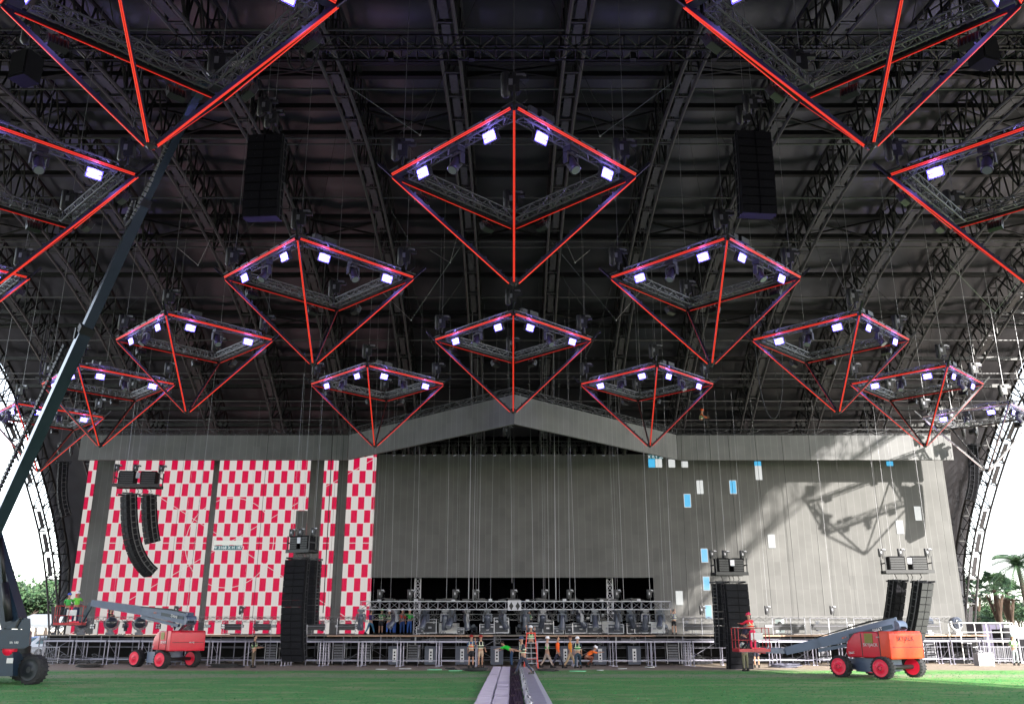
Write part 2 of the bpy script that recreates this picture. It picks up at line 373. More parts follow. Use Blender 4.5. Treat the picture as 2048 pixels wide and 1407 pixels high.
# headers
def header(label,pts,zt=16.13,zb=14.25,g=None):
    h=thing('led_header',label,'led header',(0,0,0))
    for i in range(len(pts)-1):
        a=Vector(pts[i]); b=Vector(pts[i+1]); L=(b-a).length; ang=math.atan2(b.y-a.y,b.x-a.x)
        o=MB().box((L/2,.1,(zt-zb)/2),(L-.02,.2,zt-zb)).build('header_panel',HED,h); o.location=(a.x,a.y,zb); o.rotation_euler=(0,0,ang)
        t=MB(); t.truss((0,.15,zt-zb+.28),(L,.15,zt-zb+.28),.35,.35,.55,.028)
        for k in range(int(L/1.0)): t.box((k+.5,.05,zt-zb+.06),(.12,.12,.14))
        for k in range(1,int(L/2.4)): 
            x=k*2.4; t.path([(x,-.05,.45+zt-zb),(x+.5,-.12,zt-zb+.12),(x+1.2,-.1,zt-zb+.25),(x+1.6,0,zt-zb+.48)],.025,4)
        o=t.build('header_truss',[dark],h); o.location=(a.x,a.y,zb); o.rotation_euler=(0,0,ang)
    return h
header('long flat grey led header hung above the red checker wall',[(-32.4,66),(-12.3,66)])
header('grey chevron led header pointing out over the centre of the stage',[(-12.25,65.9),(.15,53.8),(12.35,65.9)])
header('long flat grey led header above the right screen with sun patch at its end',[(12.4,66),(33.0,66)])
# ================================================================ hanging inverted pyramids
PR=3.95; PZ=14.0+EYE; PT=3.82
LD=bpy.data.lights.new('flood_glow','POINT'); LD.energy=10; LD.color=(.33,.25,1); LD.shadow_soft_size=.12
def floodlight(parent,loc,rot,lit):
    b=MB(); b.cur=0; b.bar((0,0,0),(0,0,-.14),.03); b.bar((-.28,0,-.14),(.28,0,-.14),.025); b.bar((-.28,0,-.14),(-.28,0,-.34),.02); b.bar((.28,0,-.14),(.28,0,-.34),.02)
    tm=Euler((R(-22),0,0)).to_matrix()
    b.box(Vector((0,0,-.34)),(.54,.22,.34),tm)
    for k in range(5): b.box(Vector((-.2+.1*k,-.14,-.34)),(.02,.08,.3),tm)
    o=b.build('floodlight',dark,parent); o.location=loc; o.rotation_euler=rot; o.scale=(.88,)*3
    l=MB()
    for dz in (-.085,.085): l.box(Vector((0,0,-.34))+tm@Vector((0,.115,dz)),(.48,.02,.11),tm)
    l=l.build('floodlight_lens',lens if lit else lensoff,o)
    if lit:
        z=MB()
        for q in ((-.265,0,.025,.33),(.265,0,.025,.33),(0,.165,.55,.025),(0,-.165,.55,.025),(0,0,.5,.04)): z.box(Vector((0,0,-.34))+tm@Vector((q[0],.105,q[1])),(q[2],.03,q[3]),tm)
        z.build('halo_rim',halo_rim,o)  # glowing rim added around the lens to stand for its violet halo
        li=bpy.data.objects.new('flood_glow',LD); COL.objects.link(li); li.parent=o; li.location=Vector((0,.35,-.42))
    return o
def moving_head(parent,loc,rz=0,tilt=25,body=dark,s=1,litm=None):
    b=MB(); b.box((0,0,-.1),(.36,.3,.16)); b.box((0,0,-.21),(.16,.16,.08)); b.box((0,0,-.27),(.46,.16,.06))
    for x in (-.23,.23): b.box((x,0,-.44),(.06,.16,.36))
    o=b.build('moving_head',body,parent); o.location=loc; o.rotation_euler=(0,0,rz); o.scale=(s,)*3
    h=MB(); e=Euler((R(tilt),0,0)).to_matrix(); ax=e@Vector((0,0,-1)); c=Vector((0,0,-.52))
    h.lathe(c-ax*.24,ax,[(.09,0),(.15,.05),(.17,.2),(.15,.42),(.17,.52),(.17,.6),(.15,.61)],12)
    hh=h.build('head',body,o)
    MB().lathe(c-ax*.24,ax,[(.14,.605),(.14,.62)],12).build('front_lens',litm or lensoff,hh); return o
def hoist(parent,loc,chain=8,name='chain_hoist'):
    b=MB(); b.box((0,0,.55),(.3,.22,.5)); b.box((.16,0,.78),(.5,.16,.12)); b.box((0,0,.85),(.12,.3,.14)); b.lathe((0,0,.2),(0,0,1),[(.03,-.2),(.05,0),(.05,.1)],8)
    b.lathe((-.24,0,.15),(0,0,1),[(.05,0),(.14,.08),(.15,.75),(.13,.8)],8); b.path([(.1,0,.8),(.35,0,.5),(.38,0,.1),(.15,0,-.1)],.012,4)
    b.cur=1; b.box((.16,0,.9),(.3,.1,.08)); b.box((-.1,-.12,.6),(.12,.02,.2)); b.box((.3,0,.84),(.1,.24,.05))
    o=b.build(name,[dark,silver],parent); o.location=loc
    MB().bar((0,0,.9),(0,0,.9+chain),.012,4).build('chain',wire,o); return o
ptr=mat('pyramid_truss_grey',(.16,.16,.175),.4,.4,.2)
def pyramid():
    p=thing('pyramid_truss','x','hanging truss')
    C=[Vector((0,-PR,0)),Vector((PR,0,0)),Vector((0,PR,0)),Vector((-PR,0,0))]; T=Vector((0,0,-PT))
    ctr=Vector((0,0,0))
    for i in range(4):
        a,b=C[i],C[(i+1)%4]; d=(b-a).normalized(); n=Vector((a.x+b.x,a.y+b.y,0)).normalized()
        A=a+d*.1; B=b-d*.1
        t=MB(); t.beam(A,B,.08,.1)
        for k in range(7): t.box(A+(B-A)*(k+.5)/7+Vector((0,0,.08)),(.07,.07,.08))
        t.build('edge_beam',black,p)
        t=MB()
        dn=(n+Vector((0,0,-.8))).normalized(); du=Vector((0,0,1)).cross(d); sv=d.cross(dn); t.cur=1; t.beam(A+dn*.062,B+dn*.062,.09,.014,up=dn); t.cur=0; t.bar(A+dn*.075+sv*.027,B+dn*.075+sv*.027,.011,6); t.bar(A+dn*.075-sv*.027,B+dn*.075-sv*.027,.011,6)
        t.build('neon_tube',[neon,glow],p)  # second slot is a dim strip painting the red halo of the tubes
        t=MB(); o_=-n*.36+Vector((0,0,.14)); t.truss(a+d*.55+o_,b-d*.55+o_,.3,.3,.42,.028,rw=.015)
        for k in range(4):
            q=a+(b-a)*(.15+.23*k)+o_; t.bar(q,q+n*.3+Vector((0,0,-.1)),.03)
        t.build('box_truss',ptr,p)
        L=(b-a).length; ang=math.atan2(n.y,n.x)-math.pi/2
        for f in (.24,.78) if i in (0,1) else (.22,.76):
            f=f if i in (0,2) else 1-f
            floodlight(p,a+(b-a)*f+(-n*.3 if i in (0,3) else n*.12)+Vector((0,0,-.02 if i in (0,3) else -.05)),(0,0,ang),i in (0,3))
        moving_head(p,a+(b-a)*.5+o_+Vector((0,0,-.15)),ang,30) if i in (0,3) else None
        # falling edge
        e=(T-a).normalized(); side=e.cross(Vector((a.y,-a.x,0)).normalized()).normalized(); 
        if side.dot(a)<0: side=-side
        lat=e.cross(side).normalized()
        t=MB(); t.beam(a-e*.62,T-e*.12,.065,.09,up=side)
        for k in range(8): t.box(a+(T-a)*(k+.6)/8.6-side*.07,(.05,.05,.06))
        t.build('edge_beam',black,p)
        t=MB(); s0=a+e*.1; s1=T-e*.16
        t.cur=1; t.beam(s0+side*.052,s1+side*.052,.062,.014,up=side); t.cur=0
        for q in (-.02,.02): t.bar(s0+side*.064+lat*q,s1+side*.064+lat*q,.01,6)
        t.build('neon_tube',[neon,glow],p)
        inn=-a.normalized()*.35
        hoist(p,a+inn+Vector((0,0,.35)),8.2)
    t=MB(); t.box(T+Vector((0,0,.14)),(.22,.22,.2)); t.lathe(T,(0,0,1),[(.04,-.02),(.12,.05),(.14,.1)],8); t.build('tip_block',dark,p)
    for c in C: MB().box(c-c.normalized()*.25+Vector((0,0,.12)),(.5,.5,.05),(0,0,R(45))).build('corner_plate',dark,p)
    MB().box((.9,-PR+1.25,.4),(.55,.3,.2),(0,0,R(45))).build('junction_box',dark,p); MB().box((.5,-PR+.9,.42),(.3,.2,.2),(0,0,R(45))).build('junction_box',dark,p)
    t=MB()
    for c in (C[1],C[3]): t.path([c*.9+Vector((0,0,.3)),c*.95+Vector((0,0,1.5)),c*.7+Vector((0,1,3.5)),c*.3+Vector((0,1.5,8.5))],.014,4)
    t.bar(T*.2+C[0]*.5,C[2]*.4+Vector((0,0,8)),.008,3)
    t.build('feed_cable',cable,p)
    return p
LX=8.0; RY=[17.55,25.8,34.55,42.9,51.4,60.1]
pyr=pyramid()
PL=[(0,1,'largest whole red neon pyramid, hung in the middle under the black roof centre'),
 (-1,0,'huge red neon pyramid cut by the upper left picture edge, above the dark boom'),(1,0,'huge red neon pyramid cut by the upper right picture edge'),
 (-2,1,'red neon pyramid half out of view at left, below the huge upper left one'),(2,1,'red neon pyramid half out of view at right, below the huge upper right one'),
 (-1,2,'mid sized red neon pyramid left of centre, above the chevron header'),(1,2,'mid sized red neon pyramid right of centre, above the chevron header'),
 (-3,2,'red neon pyramid showing only its right corner at the left picture edge'),
 (0,3,'red neon pyramid hanging right in front of the chevron header peak'),
 (-2,3,'red neon pyramid hanging just right of the long dark boom'),(2,3,'red neon pyramid above the right header, second from the right end arch'),
 (-1,4,'small red neon pyramid before the left wing of the chevron header'),(1,4,'small red neon pyramid before the right wing of the chevron header'),
 (-3,4,'small red neon pyramid partly behind the long dark boom'),(3,4,'small red neon pyramid with its tip over the right header'),
 (-4,5,'farthest red neon pyramid on the left, before the left end arch'),(4,5,'farthest sun bleached neon pyramid on the right, beside the right end arch')]
used=False
for ix,iy,l in PL:
    o=place(pyr,used,(ix*(8.02 if ix<0 else 8.05)-(.08 if (ix,iy)==(1,0) else 0)+(.06 if ix==0 else 0),RY[iy],PZ),0,l,'hanging inverted pyramids with red neon edges'); used=True

washn=mat('neon_sun_washed',(.35,.25,.26),.3,0,0)  # sun washout painted in: tubes without glow, beams paler
for c in kids(o):
    if c.name.startswith('neon_tube') or c.name.startswith('edge_beam'):
        for sl_ in c.material_slots: sl_.link='OBJECT'; sl_.material=washn if c.name.startswith('neon') else dark
# ================================================================ stage
plank=mat('stage_plank',(.3,.2,.14),.7,0,.3,4); steel=mat('frame_steel',(.3,.29,.36),.4,.5,.2); deckm=mat('deck_top',(.16,.14,.12),.7,0,.3,3)
SZ=1.84
ARC=lambda x:59.6+4.9*(x/32)**2
t=MB(); AX=[-33+66*i/24 for i in range(25)]; t.prism([(x,ARC(x),SZ-.08) for x in AX]+[(33,68,SZ-.08),(-33,68,SZ-.08)],(0,0,.08))
sg=thing('stage','long raised stage with brown edge board on bare steel scaffold legs','stage')
t.build('stage_deck',deckm,sg)
t=MB(); 
for a,b in ((-26,-14),(-11.9,-.2-1),(1.2,9.2),(14.6,33)): [t.beam((a+(b-a)*k/5,ARC(a+(b-a)*k/5)-.04,SZ-.05),(a+(b-a)*(k+1)/5,ARC(a+(b-a)*(k+1)/5)-.04,SZ-.05),.06,.1) for k in range(5)]
t.build('edge_board',plank,sg)
t=MB()
for x in [i*2.42-32.6 for i in range(28)]:
    for y in (ARC(x)+.05,(ARC(x)+66)/2,66): t.bar((x,y,0),(x,y,SZ-.08),.035,6)
    t.bar((x,ARC(x),.4),(x,66,.4),.025,4); t.bar((x,ARC(x),1.5),(x,66,1.5),.025,4)
    for z in (.35,1.05,1.58): t.bar((x,ARC(x)+.05,z),(x+2.42,ARC(x+2.42)+.05,z),.024,4)
for z in (.35,1.05,1.58):
    for y in (65.0,): t.bar((-32.6,y,z),(32.7,y,z),.024,4)
for i in range(26):
    if i%3==0: x=i*2.42-32.6; t.bar((x,ARC(x)+.1,.2),(x+2.42,ARC(x+2.42)+.1,1.5),.022,4); t.bar((x,65,1.5),(x+2.42,65,.2),.022,4)
t.build('scaffold_leg_grid',mat('scaffold_steel',(.13,.13,.16),.45,.5,.2),sg)
t=MB(); t.box((0,66.5,.9),(66,.05,1.7)); t.build('skirt',mat('black_cloth',(.006,.006,.007),.95,var=0),sg)
# low deck modules in front (white frames on legs)
def lowdeck(L=2.44,brace=True):
    p=thing('low_platform','x','platform')
    t=MB(); t.box((0,0,1.45),(L-.03,.06,.1)); t.box((0,1.16,1.45),(L-.03,.06,.1)); t.box((-L/2+.045,.58,1.45),(.06,1.1,.1)); t.box((L/2-.045,.58,1.45),(.06,1.1,.1))
    for k in range(3): t.box((-L/2+L*(k+1)/4,.58,1.44),(.05,1.1,.06))
    t.build('top_frame',steel,p)
    for x in (-L/2+.1,L/2-.1):
        for y in (.03,1.13):
            l=MB().bar((x,y,0),(x,y,1.4),.032,6).box((x,y,.02),(.14,.14,.04)).build('leg',steel,p)
    t=MB()
    t.bar((-L/2+.1,.03,.32),(L/2-.1,.03,.32),.024,4); t.bar((-L/2+.1,1.13,.32),(L/2-.1,1.13,.32),.024,4)
    t.bar((-L/2+.1,1.13,.3),(-L/2+.1,.03,1.3),.018,4)
    t.build('cross_bar',steel,p); return p
ld=lowdeck(); used=False
xs=[-30.2+2.44*i for i in range(12)]
def ldl(i,n,side): return f'silver framed low platform on legs, {ordl(i)} from the {side} in the front row'
k=0
for x in xs: place(ld,used,(x,ARC(x)-1.45,0),math.atan(9.8*x/1024),ldl(k,12,'left end'),'low silver framed platforms along the stage front'); used=True; k+=1
for i in range(5): place(ld,True,(2.7+2.44*i,ARC(2.7+2.44*i)-1.4,0),math.atan(9.8*(2.7+2.44*i)/1024),f'low silver framed platform behind the workers, {ordl(i)} right of the cable path','low silver framed platforms along the stage front')
for i in range(8): place(ld,True,(15.6+2.44*i,ARC(15.6+2.44*i)-1.45,0),math.atan(9.8*(15.6+2.44*i)/1024),f'sunlit low silver framed platform right of the black floor speaker stack, {ordl(i)} from it','low silver framed platforms along the stage front')
# flight cases
def case(w=1.1,h=.62,d=.6,col=None,wheels=True,lidh=.18):
    p=thing('flight_case','x','flight case')
    z0=.12 if wheels else 0
    MB().box((0,0,z0+(h-lidh)/2),(w,d,h-lidh-.01)).build('case_body',col or mat('case_panel',(.05,.055,.07),.6,0,.2),p)
    MB().box((0,0,z0+h-lidh/2),(w,d,lidh)).build('case_lid',col or mat('case_panel',(.05,.055,.07),.6),p)
    t=MB()
    for sx in (-1,1):
        for sy in (-1,1): t.box((sx*w/2,sy*d/2,z0+h/2),(.05,.05,h+.02))
    for zz in (z0,z0+h-lidh,z0+h):
        for sy in (-1,1): t.box((0,sy*d/2,zz),(w+.04,.04,.045))
        for sx in (-1,1): t.box((sx*w/2,0,zz),(.04,d+.04,.045))
    t.build('metal_edging',alu,p)
    t=MB(); t.box((0,-d/2-.02,z0+h*.4),(.2,.03,.1)); t.box((-w*.3,-d/2-.02,z0+h-lidh),(.09,.03,.12)); t.box((w*.3,-d/2-.02,z0+h-lidh),(.09,.03,.12)); t.build('latch',silver,p)
    if wheels:
        for sx in (-1,1):
            for sy in (-1,1): MB().lathe((sx*(w/2-.12)-.02,sy*(d/2-.1),.055),(1,0,0),[(.055,0),(.055,.04)],8).build('castor',rubber,p)
    return p
cp=case(); cw=case(1.15,.6,.6,mat('case_white',(.5,.5,.5),.5,0,.1)); ct=case(.8,.8,.7,mat('case_dark',(.03,.032,.04),.6,0,.3))
CASES=[(862,1258,'t',1.05,'tall dark flight case with bright edges behind the workers group'),(898,1262,'w',1,'pale flight case standing left of the two workers in shorts'),(918,1264,'c',.6,'small flight case with yellowish label side beside the pale case'),
 (975,1262,'c',.9,'dark flight case just left of the central moving light'),(1003,1258,'t',1.15,'largest dark flight case left of the orange ladder'),(1070,1260,'c',1,'dark flight case just right of the orange ladder top'),(1094,1260,'t',.95,'tall dark flight case with paper on its lid'),
 (1115,1259,'c',.7,'small dark case in the rear row behind the walking men'),(1160,1262,'c',1,'dark flight case above the man in orange shirt'),(1189,1262,'c',.9,'grey flight case left of the silver wide one'),(1217,1261,'w',1.15,'wide silver flight case right of centre on the stage'),
 (1310,1261,'w',1.1,'silver flight case at the right end of the big lighting truss'),(1232,1262,'c',.9,'dark low case close to the silver one, right of centre'),(1262,1262,'t',.8,'dark case under the right moving lights'),(1285,1262,'c',1,'dark flight case second from the right end of the stage row'),(845,1262,'c',.7,'small dark case behind the man in the green shirt'),(1140,1262,'t',.7,'small tall case between two moving lights')]
us={'c':False,'w':False,'t':False}
for px,py,k,s,l in CASES:
    q=at(px,1270,60.9); pr={'c':cp,'w':cw,'t':ct}[k]
    place(pr,us[k],(q.x,60.8+.3*random.random(),SZ),random.uniform(-.2,.2),l,'flight cases on the stage',s); us[k]=True
# big lighting truss in the centre with moving heads
mhm=mat('moving_light_grey',(.075,.085,.115),.3,.1,.3)
def mtruss(name,label,a,b,w,h,bay,r,material,cat='lighting truss'):
    p=thing(name,label,cat); t=MB(); t.truss(a,b,w,h,bay,r,rw=r*.6); t.build('truss_frame',material,p); return p
a=at(722,1214,60.2); b=at(1340,1215,60.2)
big=mtruss('lighting_truss','big silver box truss low over the stage centre, hung with moving lights',(a.x,60,3.66),(b.x,60,3.66),.5,.5,.62,.035,silver)
# centre piece with diamonds
t=MB(); c=at(1029,1214,60); t.box((c.x,59.73,3.66),(.86,.03,.62))
t.build('gusset_plate',silver,big)
for sx in (-.21,.21):
    MB().prism([(c.x+sx,59.71,3.88),(c.x+sx+.15,59.71,3.62),(c.x+sx,59.71,3.36),(c.x+sx-.15,59.71,3.62)],(0,-.01,0)).build('diamond_cutout',black,big)
def bighead(parent,loc,rz,tilt):
    b_=MB(); b_.box((0,0,-.12),(.42,.4,.2)); b_.box((0,0,-.26),(.2,.2,.1)); b_.box((0,0,-.34),(.52,.22,.1))
    for x in (-.26,.26): b_.box((x,0,-.58),(.09,.22,.46))
    o=b_.build('moving_light',mhm,parent); o.location=loc; o.rotation_euler=(0,0,rz)
    e=Euler((R(tilt),0,0)).to_matrix(); ax=e@Vector((0,0,-1)); cc=Vector((0,0,-.66)); h=MB()
    h.lathe(cc-ax*.3,ax,[(.1,0),(.17,.05),(.2,.22),(.17,.5),(.2,.75),(.2,.92),(.17,.95)],12); h=h.build('light_head',mhm,o)
    MB().lathe(cc-ax*.3,ax,[(.17,.945),(.17,.97)],12).build('front_lens',lensoff,h); return o
hp=[722,790,850,890,903,933,975,1005,1050,1085,1125,1160,1190,1235,1262,1290,1320]
for i,px in enumerate(hp):
    q=at(px,1235,60.2); bighead(big,(q.x,60.1,3.46),[0,.6,-.5,.2,1.2,-1.2][i%6]+(math.pi/2 if i%3==1 else 0),[8,38,-30,5,42][i%5])
for px in (762,822,912,952,1028,1090,1140,1235,1300):
    q=at(px,1200,60.2); hoist(big,(q.x,60,3.95),17).scale=(.6,.6,.75)
for k in range(9):
    x=-8+16*k/8; t=MB().box((x,60.1,4.02),(.5,.35,.16)).path([(x-.9,60,4.0),(x-.3,59.85,4.1),(x+.6,60,3.98)],.03,4); t.build('cable_bundle',dark,big)
# second lower truss behind
a=at(745,1240,61); b=at(1345,1240,61)
low=mtruss('lighting_truss','thin dark truss behind the moving lights at the stage centre',(a.x,61,2.95),(b.x,61,2.95),.35,.35,.5,.028,grey)
def fl4():
    b_=MB(); b_.box((0,0,-.3),(.34,.12,.34)); b_.bar((0,0,0),(0,0,-.12),.02)
    o=b_.build('blinder_light',dark,None)
    for i,(dx,dz) in enumerate(((-.08,-.22),(.08,-.22),(-.08,-.38),(.08,-.38))):
        MB().lathe((dx,-.06,dz),(0,-1,0),[(.065,0),(.07,.03),(.06,.035)],10).build('lamp',mat('lamp_reflector',(.7,.7,.72),.25,.4,0),o)
    return o
def strip():
    b_=MB(); b_.box((0,0,-.28),(.5,.1,.2)); b_.bar((-.15,0,0),(-.15,0,-.18),.015); b_.bar((.15,0,0),(.15,0,-.18),.015); o=b_.build('strobe_panel',dark,None)
    MB().box((0,-.055,-.28),(.46,.02,.16)).build('strobe_face',mat('strobe_glass',(.4,.42,.42),.3,0,0),o); return o
f4=fl4(); stp=strip(); fu=[False,False]
def hang_on(tr,x,y,z,kind,i):
    src=(f4,stp)[kind]; o=src if not fu[kind] else copy_tree(src); fu[kind]=True; o.parent=tr; o.location=(x,y,z)
def lowrow(label,px0,px1,seq,z=2.86,Y=65.5):
    a=at(px0,1238,Y); b=at(px1,1238,Y)
    tr=mtruss('lighting_truss',label,(a.x,Y,z),(b.x,Y,z),.3,.34,.45,.024,grey)
    n=int((b.x-a.x)/1.15)
    for i in range(n):
        x=a.x+.6+i*1.15; k=seq[i%len(seq)]
        if k==0: hang_on(tr,x,Y,z-.17,0,i)
        elif k==1: hang_on(tr,x,Y,z-.17,1,i)
        else: moving_head(tr,(x,Y,z-.1),0,20,mhm,.75)
    for i in range(0,n,4): hoist(tr,(a.x+1.8+i*1.15,Y,z+.2),20).scale=(.6,.6,.75)
    for i in range(int((b.x-a.x)/3)): MB().bar((a.x+1+3*i,Y,SZ),(a.x+1+3*i,Y,z-.17),.03,6).build('stand_leg',grey,tr)
    return tr
lowrow('long low dark truss with small lamps along the foot of the checker wall',170,735,[0,1,2,1])
lowrow('long low truss with four lamp blinders along the foot of the right screen',1355,1900,[2,1,0,1])
# spots in the dark gap under the chevron
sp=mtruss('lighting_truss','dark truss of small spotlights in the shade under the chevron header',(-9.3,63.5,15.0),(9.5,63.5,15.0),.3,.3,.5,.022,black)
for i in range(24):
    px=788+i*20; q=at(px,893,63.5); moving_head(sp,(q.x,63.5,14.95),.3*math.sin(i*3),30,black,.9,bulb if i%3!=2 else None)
for i in range(7): hoist(sp,(-8.4+i*2.7,63.5,15.35),8)
# big round searchlights
def search(label,px,Y=61.5,rz=.35):
    q=at(px,1270,Y); p=thing('searchlight',label,'searchlight',(q.x,Y,SZ),rz,'big round searchlights')
    t=MB(); t.box((0,0,.08),(.5,.5,.16)); t.box((0,0,.22),(.3,.3,.14))
    N=9
    for k in range(N):
        a0=math.pi*(.92)+math.pi*1.16*k/N; a1=math.pi*(.92)+math.pi*1.16*(k+1)/N
        t.beam((math.cos(a0)*.47,0,.78+math.sin(a0)*.47),(math.cos(a1)*.47,0,.78+math.sin(a1)*.47),.24,.11,up=(math.cos((a0+a1)/2),0,math.sin((a0+a1)/2)))
    t.build('yoke',mhm if px<600 else white,p)
    MB().lathe((0,.25,.78),(0,-1,0),[(.2,-.1),(.34,0),(.39,.2),(.39,.5),(.36,.52)],20).build('drum',mhm,p)
    MB().lathe((0,-.265,.78),(0,-1,0),[(.35,0),(.3,.05),(.2,.085),(.02,.1)],20).build('front_glass',mat('dark_glass',(.03,.035,.05),.08,0,0),p)
    MB().box((0,-.37,.86),(.56,.02,.05)).build('grille_bar',black,p)
for px,l in ((162,'leftmost big round searchlight, half behind the folding boom of the left red lift'),(220,'big round searchlight in the middle of the three before the checker wall'),(277,'big round searchlight nearest the red body of the left lift'),(1857,'big round searchlight partly behind the hanging speaker arrays at right'),(1914,'big round searchlight at the far right corner of the stage')): search(l,px,64 if px<600 else 64.8)
# ================================================================ under the stage: bass speakers and fans
def sub():
    p=thing('bass_speaker','x','speaker'); MB().box((0,0,.62),(.8,.8,1.1)).build('cabinet',mat('sub_grey',(.07,.08,.11),.55,0,.2),p)
    for sx in (-.3,.3): MB().lathe((sx-.03,-.3,.045),(1,0,0),[(.045,0),(.045,.05)],8).build('castor',rubber,p)
    t=MB(); t.box((0,-.405,.62),(.24,.02,.78)); t.build('label_plate',white,p)
    t=MB(); t.box((0,-.42,.8),(.1,.01,.12)); t.box((0,-.42,.42),(.1,.01,.1)); t.lathe((0,-.415,.62),(0,-1,0),[(.06,0),(.06,.01)],10); t.build('connector',black,p)
    return p
sb=sub(); us_=False
for i,(px,l) in enumerate(((791,'dark bass speaker with white plate under the left stage end, nearest the workers group'),(863,'dark bass speaker with white plate under the stage, second from the left'),(925,'dark bass speaker with white plate just left of the two men in shorts'),(994,'dark bass speaker with white plate left of the bending worker'),(1130,'dark bass speaker with white plate behind the man in the orange shirt'),(1199,'dark bass speaker with white plate right of the crouching worker'),(1267,'dark bass speaker with white plate farthest right under the stage'))):
    q=gnd(px,1330); place(sb,us_,(at(px,1300,60).x,60,0),0,l,'bass speakers under the stage'); us_=True
def fan():
    p=thing('drum_fan','x','fan'); N=20; t=MB()
    for r_ in (.36,.4):
        for k in range(N): t.bar((math.cos(k*6.2832/N)*r_,0,math.sin(k*6.2832/N)*r_),(math.cos((k+1)*6.2832/N)*r_,0,math.sin((k+1)*6.2832/N)*r_),.018,4)
    t.box((0,.1,-.43),(.7,.3,.04)); t.build('ring',grey,p)
    t=MB(); t.lathe((0,.02,0),(0,-1,0),[(.08,0),(.08,.1)],10)
    for k in range(4): t.box((math.cos(k*1.571+.4)*.2,.02,math.sin(k*1.571+.4)*.2),(.26,.02,.12),(0,-k*1.571-.4,0))
    t.build('fan_blade_rotor',dark,p); return p
fn=fan(); us_=False
for px,l in ((795,'round cage fan above the leftmost bass speaker under the stage'),(865,'round cage fan above the second bass speaker under the stage'),(995,'round cage fan above the bass speaker left of the bending worker'),(1200,'round cage fan above the bass speaker right of the crouching worker'),(1267,'round cage fan above the farthest right bass speaker')):
    place(fn,us_,(at(px,1285,59.9).x,59.9,1.55),0,l,'round fans under the stage edge',.55); us_=True
# small black front fill speakers at the deck edge
ff=thing('front_fill_speaker','x','speaker'); MB().box((0,0,0),(.62,.45,.5)).build('cabinet',cab,ff); MB().box((0,-.235,0),(.1,.02,.46)).build('centre_strip',grey,ff)
us_=False
for px,l in ((831,'small black speaker hung at the stage edge left of centre'),(1232,'small black speaker hung at the stage edge right of centre')):
    place(ff,us_,(at(px,1283,58.6).x,58.75,1.5),0,l,'small speakers on the stage edge'); us_=True
# ================================================================ line arrays
def array(label,loc,rz,n,w=1.3,h=.38,d=.62,curve=1.6,lean=0,cols=1,rig=None,chain=10,group=None,fs=False,gr=None):
    p=thing('line_array_speaker',label,'speaker array',loc,rz,group)
    a=R(lean); y=0; z=0
    cabm=None
    for i in range(n):
        if cabm is None:
            t=MB(); t.cur=0
            t.box((0,d/2,-h/2),(w,d,h-.02)); t.cur=1; t.box((-w/4-.01,-.012,-h/2),(w/2-.05,.03,h-.05)); t.box((w/4+.01,-.012,-h/2),(w/2-.05,.03,h-.05)); t.cur=2
            for sx in (-1,1):
                t.box((sx*(w/2+.02),d*.35,-h/2),(.03,.06,h+.03)); t.box((sx*(w/2+.02),d*.8,-h/2),(.03,.05,h+.03)); t.box((sx*(w/2+.02),d*.55,-h/2),(.02,d*.5,.04))
                t.lathe((sx*w/4,-.025,-h/2),(0,-1,0),[(.012,0),(.012,.01)],6)
            o=t.build('cabinet',[cab,gr or grille,dark],p); cabm=o
        else:
            o=cabm.copy(); COL.objects.link(o); o.parent=p
        o.location=(0,y,z); o.rotation_euler=(a,0,0)
        y+=math.sin(a)*h; z-=math.cos(a)*h
        a+=R(curve*(i/n)*2)
    t=MB(); t.box((0,d/2,.1),(w*.9,.1,.12)); t.box((-w*.35,d/2,.08),(.08,d*1.7,.1)); t.box((w*.35,d/2,.08),(.08,d*1.7,.1)); t.build('fly_bar',dark,p)
    if not fs:
        for yy in (-.1,d+.1): hoist(p,(0,yy,.55),chain)
    return p
def rig(label,px,py,Y,w=2.4,rz=0,n=2,ch=16):
    q=at(px,py,Y); p=thing('amplifier_rack_frame',label,'amplifier frame',q,rz,'flown amplifier frames over the side speaker arrays')
    t=MB(); t.box((0,0,0),(w,.9,.08)); t.box((0,-.45,.0),(w+.1,.06,.2)); t.box((0,.45,.0),(w+.1,.06,.2))
    for x in (-w/2,w/2): t.box((x,0,.5),(.07,.9,.07)); t.bar((x,-.4,0),(x,-.4,.9),.04); t.bar((x,.4,0),(x,.4,.9),.04)
    t.build('platform',dark,p)
    for k in range(n):
        x=-w*.24+w*.48*k; b_=MB().box((x,0,.5),(w*.34,.75,.8)); 
        b_.build('amplifier_rack',cab,p)
        t=MB(); [t.box((x,-.385,.2+.14*j),(w*.3,.02,.1)) for j in range(5)]; t.build('amplifier_front',dark,p)
    t=MB(); t.box((.05,-.4,.62),(.25,.1,.35)); t.build('cable_loom',silver,p)
    for x in (-w/2,-w*.08,w/2): hoist(p,(x,0,.78),ch).scale=(.62,.62,.62)
    t=MB(); [t.path([(x,0,-.02),(x+.15,.1,-.3),(x*.7,0,-.62)],.02,4) for x in (-w*.3,-.1,.15,w*.25)]; t.build('feed_cable',cable,p)
    return p
G='flown line array speakers'
q=at(531,268,30); array('big black line array high at upper left beside the huge pyramid tip',q,R(-4),10,1.32,.34,curve=.9,chain=6,group=G)
q=at(1508,262,30); array('big black line array high at upper right, left of the huge pyramid tip',q,R(5),10,1.32,.34,curve=.9,chain=6,group=G)
q=at(247,990,54.5); array('longest curved line array at left in front of the checker wall',q,R(-52),14,1.3,.38,curve=4.0,lean=8,chain=.5,group=G,fs=True)
q=at(288,992,57.5); array('shorter curved line array right behind the longest one at left',q,R(-52),8,1.2,.38,curve=2.0,lean=8,chain=.5,group=G,fs=True)
